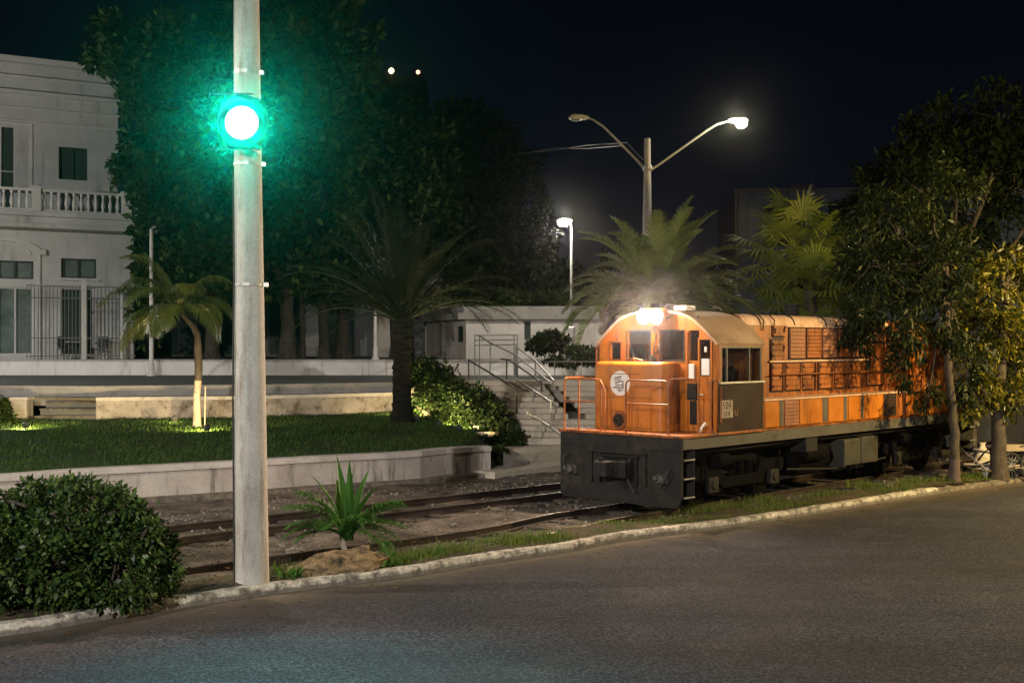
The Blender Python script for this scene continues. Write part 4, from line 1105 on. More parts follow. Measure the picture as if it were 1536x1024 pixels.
for hi, h in enumerate(holes[:3]):
    m_ = MB(); t = .025; a,b,c,d = h[:4]
    m_.box(cx0-.018,cx0-.002,a-t,a,c-t,d+t); m_.box(cx0-.018,cx0-.002,b,b+t,c-t,d+t); m_.box(cx0-.018,cx0-.002,a,b,d,d+t); m_.box(cx0-.018,cx0-.002,a,b,c-t,c)
    w_ = cpart(m_, 'cab_window', M['rubber'] if hi < 2 else M['orange_old'], bevel=.004)
    m_ = MB(); m_.quad((cx0+.04,a,c),(cx0+.04,b,c),(cx0+.04,b,d),(cx0+.04,a,d)); m_.build('pane', M['cabglass'], w_)
m_ = MB(); a,b,c,d = holes[3][:4]; m_.quad((cx0+.04,a,c),(cx0+.04,b,c),(cx0+.04,b,d),(cx0+.04,a,d)); cpart(m_, 'pane', M['cabglass'])
# wipers
for y in (cv(1.2),cv(1.9)):
    m_ = MB(); m_.tube([(cx0-.03,y,2.74),(cx0-.05,y+.06,2.95),(cx0-.045,y+.1,3.12)],.008,5); cpart(m_, 'wiper', M['rubber'])
# bell / horn on nose centre
m_ = MB(); m_.lathe([(.03,2.67),(.09,2.68),(.08,2.74),(.05,2.8),(.03,2.83)],(nx1-.12,-.0,0),14); m_.tube([(nx1-.1,-.02,2.83),(nx1-.06,.0,3.02),(nx1-.02,-.02,3.2),(nx1-.02,.05,3.35)],.016,6)
m_.tube([(nx1-.05,-.02,2.98),(nx1-.08,-.1,2.99),(nx1-.1,-.12,2.9),(nx1-.1,-.04,2.84)],.012,6); cpart(m_, 'bell', M['blackdeep'], smooth=True)
# front door leaf
m_ = MB(); a,b,c,d = doorh; x = cx0-.0
def frame_yz(mb, x0, x1, a, b, c, d, t): mb.box(x0,x1,a,a+t,c,d); mb.box(x0,x1,b-t,b,c,d); mb.box(x0,x1,a+t,b-t,d-t,d); mb.box(x0,x1,a+t,b-t,c,c+t)
frame_yz(m_, x-.03, x+.02, a, b, c, d-.0, .035); m_.box(x-.02,x+.01,a+.035,b-.035,c+.035,2.44)
dr = cpart(m_, 'cab_door', M['orange'], bevel=.004)
m_ = MB(); m_.quad((x-.005,a+.035,2.44),(x-.005,b-.035,2.44),(x-.005,b-.035,d-.035),(x-.005,a+.035,d-.035)); m_.build('pane', M['cabglass'], dr)
m_ = MB(); m_.box(x-.024,x-.012,a+.06,b-.08,2.46,2.76); m_.box(x-.024,x-.012,a+.12,b-.14,2.88,2.98); m_.build('notice_sheet', M['white'], dr)
m_ = MB(); m_.tube([(x-.03,b-.06,2.1),(x-.08,b-.06,2.1),(x-.08,b-.16,2.1)],.012,6); m_.build('handle', M['steel'], dr)
m_ = MB(); m_.box(x-.05,x-.005,cv(.5),cv(.62),2.38,2.66); cpart(m_, 'white_box', M['white'], bevel=.01)
m_ = MB(); m_.box(x-.04,x-.004,cv(.46),cv(.66),2.0,2.3); m_.box(x-.012,x-.004,cv(.47),cv(.62),1.55,1.98); cpart(m_, 'dark_recess', M['blackdeep'])
# cab sides
for s in (-1, 1):
    m_ = MB(); y = s*W
    sh = (cx0+.10, cx1-.07, 2.34, 2.98)
    m_.box(cx0,cx1,y-s*.04,y,ZPF+.002,2.30); side_ = cpart(m_, 'cab_side_panel', M['brownpanel'])
    m_ = MB(); m_.box(cx0,cx0+.1,y-s*.04,y,2.30,3.03); m_.box(cx1-.07,cx1,y-s*.04,y,2.30,3.03); m_.box(cx0+.1,cx1-.07,y-s*.04,y,2.98,3.03)
    cpart(m_, 'cab_side_frame', M['orange_old'])
    m_ = MB(); m_.box(cx0+.02,cx1+.01,y-s*.02,y+s*.035,2.302,2.335); m_.build('window_ledge', M['steel'], side_)
    m_ = MB()
    for xx in (sh[0], sh[0]+.18, sh[0]+.93, sh[1]-.03): m_.box(xx,xx+.03,y-s*.035,y-s*.005,2.34,2.98)
    m_.box(sh[0],sh[1],y-s*.035,y-s*.005,2.95,2.98)
    w_ = cpart(m_, 'cab_window', M['darkmetal'])
    m_ = MB(); m_.quad((sh[0]+.2,y-s*.02,2.34),(sh[1],y-s*.02,2.34),(sh[1],y-s*.02,2.98),(sh[0]+.2,y-s*.02,2.98)); m_.build('pane', M['cabglass'], w_)
    m_ = MB(); m_.tube([(cx0-.03,y+s*.03,2.4),(cx0-.03,y+s*.03,3.0)],.014,6); m_.tube([(cx0+.05,y+s*.03,1.6),(cx0+.05,y+s*.03,2.25)],.014,6); cpart(m_, 'grab_bar', M['orange_old'])
# number plate on the near side panel
m_ = MB(); m_.box(1.16,1.56,-W-.008,-W-.001,1.68,2.0); plate = cpart(m_, 'number_plate', M['barkpale'])
def text_mesh(s, size, mat, parent, loc_, rot, name='lettering'):
    cu = bpy.data.curves.new(name, 'FONT'); cu.body = s; cu.size = size; cu.extrude = .002; cu.align_x = 'CENTER'; cu.align_y = 'CENTER'
    o = bpy.data.objects.new(name, cu); COL.objects.link(o)
    dg = bpy.context.evaluated_depsgraph_get(); me = bpy.data.meshes.new_from_object(o.evaluated_get(dg))
    COL.objects.unlink(o); bpy.data.objects.remove(o)
    me.materials.clear(); me.materials.append(mat)
    o = bpy.data.objects.new(name, me); COL.objects.link(o); o.parent = parent; o.location = loc_; o.rotation_euler = rot
    return o
text_mesh('524', .19, M['ink'], plate, (1.36,-W-.0105,1.90), (PI/2,0,0))
text_mesh('014', .15, M['ink'], plate, (1.36,-W-.0105,1.745), (PI/2,0,0))
text_mesh('U', .16, M['orange_red'], plate, (1.68,-W-.004,1.76), (PI/2,0,0))
# cab roof
m_ = MB(); k = len(prof); vs = []
for x in (cx0-.06, cx1+.04):
    for y,z in prof: vs.append((x, y*1.02, z+.012))
for x in (cx0-.06, cx1+.04):
    for y,z in prof: vs.append((x, y*1.0, z-.03))
fs = [(i,i+1,k+i+1,k+i) for i in range(k-1)] + [(2*k+i,3*k+i,3*k+i+1,2*k+i+1) for i in range(k-1)]
fs += [(i,2*k+i,2*k+i+1,i+1) for i in range(k-1)] + [(k+i,k+i+1,3*k+i+1,3*k+i) for i in range(k-1)] + [(0,k,3*k,2*k),(k-1,3*k-1,4*k-1,2*k-1)]
m_.add(vs, fs); roof = cpart(m_, 'cab_roof', M['roofdust'], smooth=True)
m_ = MB(); m_.box(1.45,1.75,-.45,-.15,3.66,3.76); m_.build('roof_vent', M['trimwhite'], roof, bevel=.02)
m_ = MB(); m_.tube([(1.9,-.75,3.66),(1.95,-.7,3.72),(2.2,-.68,3.72),(2.24,-.7,3.66)],.018,6); m_.tube([(1.2,-.1,3.71),(1.3,-.12,3.78),(1.5,-.3,3.76),(1.5,-.6,3.68)],.012,6); m_.build('roof_handle', M['darkmetal'], roof)
# cab interior: floor, seat, control stand
m_ = MB(); m_.box(cx0+.05,cx1-.05,-W+.05,W-.05,1.5,1.56); cpart(m_, 'cab_floor', M['blackdeep'])
m_ = MB(); m_.box(1.5,1.8,.1,.5,1.56,2.75); m_.box(1.45,1.5,.12,.46,2.4,2.9); cpart(m_, 'control_stand', M['greybeam'], bevel=.02)
m_ = MB(); m_.box(1.9,2.3,-.95,-.5,1.95,2.05); m_.box(2.28,2.36,-.95,-.5,2.05,2.6); m_.box(2.05,2.15,-.77,-.67,1.56,1.95); cpart(m_, 'driver_seat', M['blackdeep'], bevel=.03)
# headlights on the gable
m_ = MB(); m_.box(cx0-.16,cx0-.002,-.30,.27,3.36,3.70); hl = cpart(m_, 'headlight_housing', M['orange'], bevel=.05)
hpos = []
for y in (.155,-.155):
    m_ = MB(); m_.lathe([(.136,cx0-.19),(.15,cx0-.2),(.15,cx0-.155)],(0,y,3.545),24,axis=0); h_ = m_.build('headlight', M['steel'], hl)
    m_ = MB(); m_.lathe([(.02,cx0-.185),(.08,cx0-.192),(.135,cx0-.196)],(0,y,3.545),24,axis=0); m_.build('bulb', M['headbulb'], h_)
m_ = MB(); m_.tube([(cx0-.08,-.3,3.5),(cx0-.05,-.42,3.58),(cx0-.02,-.5,3.62)],.012,6); m_.build('cable', M['rubber'], hl)
for v in (.45,2.35):
    m_ = MB(); m_.lathe([(.03,cx0-.03),(.035,cx0-.002)],(0,cv(v),3.52 if v < 1 else 3.5),12,axis=0); cpart(m_, 'marker_lamp', M['rubber'])
# long hood
hy = W-.5; hz = 3.6; hx1 = 8.8
m_ = MB()
hp = [(-hy,1.97),(-hy,hz-.22),(-hy+.03,hz-.12),(-hy+.09,hz-.05),(-hy+.2,hz),(hy-.2,hz),(hy-.09,hz-.05),(hy-.03,hz-.12),(hy,hz-.22),(hy,1.97)]
m_.prism(hp[1:-1]+[(hy,1.969),(-hy,1.969)], 0, cx1+.05, LEN-1.7)
hood = cpart(m_, 'hood', M['orange_old'], smooth=True)
# roof sheet (sheen painted in as a lighter colour, shiny)
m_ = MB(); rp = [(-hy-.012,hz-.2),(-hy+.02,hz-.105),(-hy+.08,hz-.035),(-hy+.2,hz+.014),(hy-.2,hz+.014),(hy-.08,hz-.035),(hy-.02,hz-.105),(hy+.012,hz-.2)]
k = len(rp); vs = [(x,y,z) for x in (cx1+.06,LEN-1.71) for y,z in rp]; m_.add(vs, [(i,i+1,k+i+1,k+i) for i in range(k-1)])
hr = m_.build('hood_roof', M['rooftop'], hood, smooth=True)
for x in (3.3,4.6,5.9,7.2,8.5,9.6):
    m_ = MB(); m_.tube([(x,y*1.0,z+.012) for y,z in rp], .016, 6); m_.build('roof_seam', M['rust'], hr)
for x in (3.35,3.75,6.6): 
    m_ = MB(); m_.tube([(x,-hy-.03,3.3),(x,-hy-.05,3.5),(x+.02,-hy+.1,3.63),(x+.3,-.3,3.66)],.014,6); m_.build('roof_pipe', M['blackdeep'], hr, smooth=True)
m_ = MB(); m_.lathe([(.16,3.6),(.16,3.85),(.19,3.86),(.19,3.9),(.12,3.9)],(6.2,.1,0),16); m_.build('exhaust_stack', M['blackdeep'], hr)
# hood side doors : (px0,px1,py0,py1)
def hu(px, v=.5):
    a = (px-CX)/F; o = Vector((2.98,21.2)) + DV*v
    return (a*o.y-o.x)/(DU.x-a*DU.y)
def louvre_door(name, u0, u1_, z0, z1, mat, slats=0, proud=.05, parent=hood, y=None, handle=True):
    yy = y if y is not None else -hy
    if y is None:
        m_ = MB(); m_.box(u0-.035,u1_+.035,yy-.0026,yy-.0005,z0-.04,z1+.03); m_.build('door_gap_shade', M['blackdeep'], parent)  # black sheet round the door paints in the shade of its gap
    m_ = MB()
    m_.box(u0,u1_,yy-proud,yy-.003,z0,z1)
    if slats:
        for i in range(slats):
            z = z0+.03+(z1-z0-.06)*(i+.5)/slats; m_.obox(((u0+u1_)/2,yy-proud-.008,z),(u1_-u0-.05,.03,.012),0,R(-40))
    d_ = m_.build(name, mat, parent, bevel=.006)
    if handle:
        h1 = MB(); h1.obox((u1_-.06,yy-proud-.014,(z0+z1)/2+.03),(.022,.022,.12),0,0,R(20)); h1.obox((u0+.03,yy-proud-.01,z1-.08),(.03,.016,.05)); h1.obox((u0+.03,yy-proud-.01,z0+.08),(.03,.016,.05)); h1.build('handle', M['blackdeep'], d_)
    return d_
top_doors = [(1158,1175,488,504,M['orange_old'],0),(1155,1174,510,540,M['orange_old'],3),(1183,1205,492,537,M['orange_red'],7),(1208,1229,493,536,M['orange_old'],7),(1232,1253,493,536,M['orange_red'],7),(1257,1275,494,535,M['orange_old'],7),(1279,1295,495,535,M['orange_red'],7)]
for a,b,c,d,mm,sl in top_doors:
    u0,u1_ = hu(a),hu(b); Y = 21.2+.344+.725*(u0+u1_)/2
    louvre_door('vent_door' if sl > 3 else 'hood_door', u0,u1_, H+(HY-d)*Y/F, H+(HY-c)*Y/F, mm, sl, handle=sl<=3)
low_doors = [(1155,1170,545,585),(1176,1197,545,585),(1201,1218,545,584),(1226,1244,545,583),(1250,1264,545,582),(1271,1287,545,581)]
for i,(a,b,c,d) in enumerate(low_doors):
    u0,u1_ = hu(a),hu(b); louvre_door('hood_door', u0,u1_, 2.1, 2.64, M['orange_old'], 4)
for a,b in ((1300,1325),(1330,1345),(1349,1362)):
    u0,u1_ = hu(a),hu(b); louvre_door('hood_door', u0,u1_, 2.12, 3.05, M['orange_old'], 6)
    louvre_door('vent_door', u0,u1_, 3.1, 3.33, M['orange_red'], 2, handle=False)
m_ = MB(); m_.box(hu(1152),hu(1364),-hy-.05,-hy-.003,2.665,2.70); m_.build('gutter_strip', M['rooftop'], hood)
m_ = MB(); m_.box(hu(1176),hu(1298),-hy-.05,-hy-.003,3.375,3.40); m_.build('gutter_strip', M['rooftop'], hood)
for x in (hu(1173),hu(1199),hu(1222),hu(1247),hu(1268),hu(1292),hu(1328),hu(1347)):
    m_ = MB(); m_.box(x-.015,x+.015,-hy-.045,-hy-.003,2.06,2.66); m_.build('door_post', M['orange_old'], hood)
m_ = MB(); m_.tube([(hu(1152),-hy-.12,2.42),(hu(1364),-hy-.12,2.42)],.013,6)
for x in np.linspace(hu(1155),hu(1362),7): m_.tube([(x,-hy-.12,2.42),(x,-hy,2.42)],.011,5)
m_.build('handrail', M['orange_old'], hood)
# battery/air boxes flush with the side, walkway on top
for s in (-1,1):
    m_ = MB(); m_.box(cx1+.003,hx1,s*W-s*.003,s*hy,ZPF+.005,1.94); bx = cpart(m_, 'side_boxes', M['orange'])
    m_ = MB(); m_.box(cx1+.003,hx1,s*W+s*.03,s*hy,1.941,1.972); m_.build('walkway', M['rooftop'], bx, bevel=.006)
    if s == -1:
        def pu(px): return hu(px, 0)
        for a,b,mm,pr in ((1147,1168,M['orange'],.014),(1169.5,1175,M['greybeam'],.006),(1177,1197,M['orange_red'],.014),(1199,1232,M['orange'],.014),(1234,1241,M['greybeam'],.006),(1242,1264,M['orange'],.014),(1265.5,1270,M['greybeam'],.006),(1272,1290,M['orange'],.014),(1291.5,1295,M['greybeam'],.006),(1297,1322,M['orange'],.014),(1325,1344,M['brownpanel'],.014),(1346,1362,M['orange_old'],.014)):
            m_ = MB(); m_.box(pu(a),pu(b),-W-pr,-W+.0015,ZPF+.02,1.93)
            if mm in (M['orange_red'],M['brownpanel']):
                for i in range(6): m_.obox(((pu(a)+pu(b))/2,-W-pr-.006,1.5+.07*i),(pu(b)-pu(a)-.06,.02,.008),0,R(-40))
            m_.build('box_door', mm, bx, bevel=.004)
# rear cabinet, full width
m_ = MB(); m_.box(hx1+.003,10.8,-W,W,ZPF+.003,3.42); m_.prism([(-W,3.42),(-W+.12,3.52),(-hy,3.58),(hy,3.58),(W-.12,3.52),(W,3.42)],0,hx1+.003,10.8)
rc = cpart(m_, 'rear_cabinet', M['orange'], bevel=.0)
for a,b in ((1372,1385),(1388,1404),(1407,1420)):
    m_ = MB(); u0,u1_ = hu(a,0),hu(b,0); m_.box(u0,u1_,-W-.018,-W-.002,1.75,3.2); dd = m_.build('cabinet_door', M['orange_old'] if a < 1400 else M['orange'], rc, bevel=.004)
    m_ = MB(); m_.obox((u0+.05,-W-.03,1.68),(.05,.02,.14)); m_.obox((u1_-.08,-W-.03,1.68),(.05,.02,.1)); m_.build('handle', M['blackdeep'], dd)
# handrails (orange tubes)
def orail(pts, r=.017): 
    m_ = MB(); m_.tube(pts, r, 8); return cpart(m_, 'handrail', M['handrail'], smooth=True)
zr_ = 2.37
def urail(v0, v1, x=.03):
    a, b = cv(v0), cv(v1); e = .08
    return [(x,a,ZPF),(x,a,zr_-e),(x,a+e*.3,zr_-e*.3),(x,a+e,zr_),(x,b-e,zr_),(x,b-e*.3,zr_-e*.3),(x,b,zr_-e),(x,b,ZPF)]
orail(urail(1.86,2.76)); orail(urail(.34,1.28))
orail([(.03,cv(2.40),ZPF),(.03,cv(2.40),zr_)],.017)
orail([(.03,cv(1.76),ZPF),(.03,cv(1.78),2.2),(.04,cv(1.9),2.37)],.017)
orail([(.03,cv(.34),zr_-.1),(.06,cv(.3),zr_+.03),(.2,cv(.2),zr_+.04),(.5,cv(.1),zr_+.03),(.56,cv(.06),zr_-.05),(.56,cv(.06),ZPF)])
orail([(.9,cv(.04),ZPF),(.9,cv(.04),zr_-.04),(.95,cv(.04),zr_),(1.07,cv(.04),zr_)])
orail([(.03,cv(2.76),zr_-.05),(.1,cv(2.78),zr_+.02),(1.05,cv(2.78),zr_+.02)])
orail([(.03,cv(.36),1.95),(.03,cv(1.26),1.95)],.012); orail([(.03,cv(1.88),1.95),(.03,cv(2.74),1.95)],.012)
m_ = MB(); m_.tube([(.72,cv(.14),ZPF+.02),(.74,cv(.12),1.52),(.82,cv(.1),1.6),(.9,cv(.12),1.57)],.022,8); cpart(m_, 'white_hose', M['white'], smooth=True)
for x in (LEN-.1,):
    for (v0,v1) in ((.3,1.2),(1.6,2.5)): orail(urail(v0,v1,LEN-.05))
# rear details
m_ = MB(); m_.prism([(-W,.36),(W,.36),(W,1.36),(-W,1.36)],0,LEN+.003,LEN+.04); cpart(m_, 'rear_pilot', M['black'])
m_ = MB(); m_.lathe([(.06,-W-.08),(.06,-W)],(LEN-.1,0,1.05),12,axis=1); cpart(m_, 'rear_lamp', M['steel'])
# trucks, wheels, tank
def truck(u):
    t_ = MB()
    for s in (-1,1):
        y = s*1.02
        t_.prism([(u-1.55,.62),(u-1.5,.78),(u-.75,.80),(u-.55,.55),(u+.55,.55),(u+.75,.80),(u+1.5,.78),(u+1.55,.62),(u+1.45,.52),(u+.8,.50),(u+.6,.34),(u-.6,.34),(u-.8,.50),(u-1.45,.52)],1,y-.06,y+.06)
        for x in (u-.3,u,u+.3):
            for j in range(5): t_.lathe([(.085,.57+j*.05),(.10,.585+j*.05),(.085,.60+j*.05)],(x,y+s*.02,0),10)
        t_.box(u-.5,u+.5,y-.08,y+.08,.82,.92)
        t_.tube([(u-1.3,y+s*.1,.95),(u-1.25,y+s*.12,.3),(u-1.0,y+s*.12,.25)],.025,6); t_.tube([(u+1.3,y+s*.1,.95),(u+1.25,y+s*.12,.3),(u+1.0,y+s*.12,.25)],.025,6)
        t_.lathe([(.12,u-.95),(.13,u-.9),(.13,u-.6),(.1,u-.58)],(0,y+s*.12,.88),12,axis=0)
    o = cpart(t_, 'bogie_frame', M['undergear'], bevel=.01)
    for x in (u-1.05,u+1.05):
        for s in (-1,1):
            m_ = MB(); m_.lathe([(.43,s*.64),(.47,s*.65),(.47,s*.66),(.44,s*.665),(.42,s*.76),(.36,s*.76),(.34,s*.73),(.12,s*.73),(.12,s*.8)],(x,0,.435),28,axis=1); w = m_.build('wheel', M['undergear'], o, smooth=True)
            m_ = MB(); m_.box(x-.15,x+.15,s*1.083,s*1.18,.30,.58); m_.lathe([(.09,s*1.18),(.08,s*1.21)],(x,0,.44),14,axis=1); m_.build('axle_box', M['black'], w, bevel=.02)
truck(2.35); truck(9.75)
m_ = MB(); u0,u1_ = hu(1270,0),hu(1296,0); m_.box(u0,u1_-.02,-W+.06,-.4,.47,1.02); m_.box(u1_+.02,hu(1321,0),-W+.06,-.4,.47,1.04); m_.box(u0-.03,u0+.02,-W+.03,-.4,.44,1.0)
cpart(m_, 'battery_box', surf('olive_box', (.035,.034,.024), (.024,.023,.017), (.018,.015,.011), scale=2, fine=20, rough=.6, bump=.15, stain=.4), bevel=.02)
m_ = MB(); m_.prism([(-1.0,.35),(-1.15,.6),(-1.15,.95),(1.15,.95),(1.15,.6),(1.0,.35)],0,4.4,5.6); cpart(m_, 'fuel_tank', M['undergear'], bevel=.02)
m_ = MB(); m_.lathe([(.02,4.3),(.17,4.34),(.17,5.2),(.02,5.24)],(0,-1.2,.82),16,axis=0); cpart(m_, 'air_tank', M['undergear'], smooth=True)
m_ = MB(); m_.box(hu(1212,0),hu(1229,0),-W+.04,-1.0,.86,1.16); cpart(m_, 'relay_box', M['black'], bevel=.015)
m_ = MB(); m_.tube([(.5,-1.2,1.1),(2,-1.25,1.08),(4,-1.25,1.1),(7.6,-1.25,1.08),(12,-1.2,1.1)],.02,6); m_.tube([(3.8,-1.2,.55),(5.8,-1.22,.42),(8,-1.2,.5)],.02,6); cpart(m_, 'brake_pipe', M['black'], smooth=True)

# ================================================================ SIGNAL POLE
pp = gz(378, 882, 0)
pole = thing('signal_pole', 'tall tapering concrete pole at the kerb carrying the green signal', 'pole', ((378-CX)*(pp.y+.40)/F, pp.y+.40, -.05), 0)
Yp = pp.y+.40
def pxr(w): return w*Yp/F/2
top_z = 9.2
prof_ = [(pxr(52)*1.0,-.1),(pxr(50),.4),(pxr(48),1.4),(pxr(43),4.0),(pxr(40),5.5),(pxr(37),8.0),(pxr(35.5),top_z)]
m_ = MB(); m_.lathe(prof_, n=32); o_ = m_.build('shaft', M['polecon'], pole, smooth=True)
o_.rotation_euler.y = -R(.55)   # slight lean as photographed
def banda(z, r): 
    m_ = MB(); m_.lathe([(r+.004,z-.022),(r+.012,z-.02),(r+.012,z+.02),(r+.004,z+.022)], (-(z)*math.sin(R(.55)),0,0), n=28); m_.obox((-(z)*math.sin(R(.55))+r+.03,-.02,z),(.06,.05,.05)); return m_.build('clamp_band', M['steel'], pole, smooth=False)
for y_, rr in ((110,37),(427,43.5),(247,40)):
    z = H+(HY-y_)*Yp/F+.05; banda(z, pxr(rr))
m_ = MB(); m_.tube([(-.2,-.1,.0),(-.22,-.1,2.4),(-.2,-.12,3.9),(-.21,-.12,5.2)],.012,6); m_.build('cable', M['rubber'], pole, smooth=True)
# signal head
sp_ = at(361,183,Yp-.55)
sig = thing('traffic_signal', 'round hooded signal lamp glowing green on the concrete pole', 'traffic light', tuple(sp_))
m_ = MB(); m_.prism([(.31*math.cos(a), .02+.33*math.sin(a)) for a in np.linspace(0,2*PI,41)[:-1]],1,.06,.10); bp_ = m_.build('backplate', M['undergear'], sig)
m_ = MB(); m_.box(-.2,.2,.101,.3,-.3,.32); m_.build('housing', M['undergear'], sig, bevel=.03)
m_ = MB(); m_.lathe([(.02,.02),(.13,.0),(.19,.03),(.2,.055)],n=28,axis=1); m_.build('lens', M['ugreen'], sig, smooth=True)
m_ = MB(); vs=[]; fs=[]; k=22
for j,(yy) in enumerate((.055,-.2)):
    for i in range(k+1):
        a = R(-25)+(R(230))*i/k; ex = 1.0 if j==0 else 1.0
        vs.append((.27*math.cos(a), yy if j==0 else yy+.16*(1-math.sin(max(0,min(PI,a)))), .27*math.sin(a)))
for i in range(k): fs.append((i,i+1,k+2+i,k+1+i))
m_.add(vs,fs); vo_ = m_.build('visor', M['undergear'], sig, smooth=True); md = vo_.modifiers.new('s','SOLIDIFY'); md.thickness=.006
for z in (.38,-.3):
    m_ = MB(); m_.tube([(-.42,.16,z),(.1,.2,z),(.14,.45,z)],.013,6); m_.build('bracket', M['darkmetal'], sig)

# ================================================================ STREET LAMPS
LAMPS = []
def lamp_head(parent, p, d, lit, mat=None):
    """p head joint, d horizontal unit direction"""
    ang = math.atan2(d[1], d[0])
    m_ = MB(); vs = []
    hd = MB(); hd.prism([(0,-.04),(.25,-.09),(.62,-.07),(.68,-.0),(.55,.09),(.2,.09),(0,.04)],1,-.13,.13)
    o = hd.build('lamp_head', M['steel'], parent, bevel=.03, loc=p, rotz=ang)
    le = MB()
    if not lit: le.prism([(.28,-.085),(.34,-.13),(.52,-.125),(.6,-.08),(.6,-.06),(.28,-.07)],1,-.11,.11)
    else: le.prism([(.24,-.06),(.27,-.16),(.34,-.23),(.50,-.23),(.60,-.15),(.62,-.03),(.6,-.0),(.28,-.0)],1,-.12,.12)
    le.build('lens', M['streetlens'] if lit else M['curtain'], o, bevel=.02)
    return o
# double arm lamp
Yd = 40.0; bp0 = at(971,0,Yd)
dl = thing('street_lamp', 'tall concrete lamp post with two arms, only its right lamp lit', 'street lamp', (bp0.x, Yd, 1.7), 0, 'street lamps')
def lz(py, Y=Yd): return H+(HY-py)*Y/F-1.7
def lx(px, Y=Yd): return (px-CX)*Y/F-bp0.x
m_ = MB(); m_.lathe([(.19,0),(.15,lz(330)),(.115,lz(255)),(.105,lz(208))],n=12); m_.build('pole', M['polecon'], dl, smooth=True)
m_ = MB(); m_.lathe([(.15,lz(256)),(.17,lz(254)),(.17,lz(250)),(.15,lz(248))],n=12); m_.build('collar', M['steel'], dl)
for pts_, lit in (([(971,258),(955,240),(905,190),(890,180),(882,177)],False),([(971,258),(988,247),(1060,196),(1075,187),(1092,182)],True)):
    m_ = MB(); P_ = [(lx(a),0,lz(b)) for a,b in pts_]; m_.tube(P_,[.05,.045,.04,.035,.03],8); ar_ = m_.build('arm', M['steel'], dl, smooth=True)
    sgn = 1 if lit else -1
    h_ = lamp_head(dl, P_[-1], (sgn,-.25), lit); 
LAMPS.append((at(1103,184,Yd-.12)+Vector((0,-.32,-.12)), 400, (1,.86,.62), 'double', 'P'))
# single lamp by the villa
Ys = 48.; b1 = at(857,0,Ys)
sl_ = thing('street_lamp', 'short lit lamp post with a white painted foot beside the villa', 'street lamp', (b1.x,Ys,1.8), 0, 'street lamps')
def lz1(py): return H+(HY-py)*Ys/F-1.8
m_ = MB(); m_.lathe([(.06,1.9),(.048,lz1(345)),(.04,lz1(338))],n=10); m_.build('pole', M['bars'], sl_, smooth=True)
m_ = MB(); m_.lathe([(.16,0),(.15,1.9),(.08,1.95)],n=12); m_.build('painted_foot', M['white'], sl_, smooth=True)
m_ = MB(); m_.tube([(0,0,lz1(345)),(-.02,0,lz1(336)),(-.1,0,lz1(332)),(-.2,0,lz1(331.5))],.035,6); m_.build('arm', M['steel'], sl_, smooth=True)
lamp_head(sl_, (-.02,0,lz1(331.5)), (-.75,-.65), True)
LAMPS.append((at(843,335,Ys-.4)+Vector((0,-.32,-.1)), 1050, (1,.9,.74), 'single', 'P'))
# lamps standing outside the frame but lighting the place
def post_lamp(label, x, y, z0, h, d, power, col, kind='S'):
    t = thing('street_lamp', label, 'street lamp', (x,y,z0), 0, 'street lamps')
    d = Vector(d).normalized()
    m_ = MB(); m_.lathe([(.14,0),(.08,h-.3),(.07,h)],n=12); m_.build('pole', M['steel'], t, smooth=True)
    m_ = MB(); m_.tube([(0,0,h-.1),(d.x*.3,d.y*.3,h+.2),(d.x*1.3,d.y*1.3,h+.35)],.035,8); m_.build('arm', M['steel'], t, smooth=True)
    lamp_head(t, (d.x*1.3,d.y*1.3,h+.35), d, True)
    LAMPS.append((Vector((x+d.x*1.75,y+d.y*1.75,z0+h-.14)), power, col, label, kind))
post_lamp('street lamp on the far left beside the tracks, outside the picture', -14.5, 15.0, -.1, 8.0, (.9,-.4,0), 4600, (1,.86,.70))
post_lamp('street lamp on the near roadside behind the viewer, outside the picture', -8.0, -13.5, -.1, 10.5, (.1,.95,0), 29000, (1,.93,.87))
post_lamp('warm street lamp on the road right of the viewer, outside the picture', 19.5, 14.0, -.1, 8.5, (-.9,.1,0), 3000, (1,.82,.58))
post_lamp('sodium street lamp beyond the right hand trees, outside the picture', 16.6, 23.5, -.1, 5.4, (-.9,-.1,0), 5500, (1,.70,.25), 'P')
post_lamp('plaza lamp left of the mansion, outside the picture', -26.5, 35.0, .8, 8.0, (.3,.9,0), 3900, (1,1,.96), 'P')

# overhead wires
for lab, pts_ in (('thin overhead wire running left from the double lamp post, upper of two', [P3(965,240,Yd),P3(940,214,Yd+2),P3(880,218,Yd+8),P3(825,226,Yd+14),P3(760,232,Yd+22)]),
                  ('thin overhead wire running left from the double lamp post, lower of two', [P3(965,250,Yd),P3(935,218,Yd+2),P3(880,223,Yd+8),P3(830,222,Yd+14),P3(760,236,Yd+22)])):
    m_ = MB(); m_.tube(pts_, .018, 5); tag(m_.build('overhead_wire', M['steel'], smooth=True), lab, 'wire', 'overhead wires')

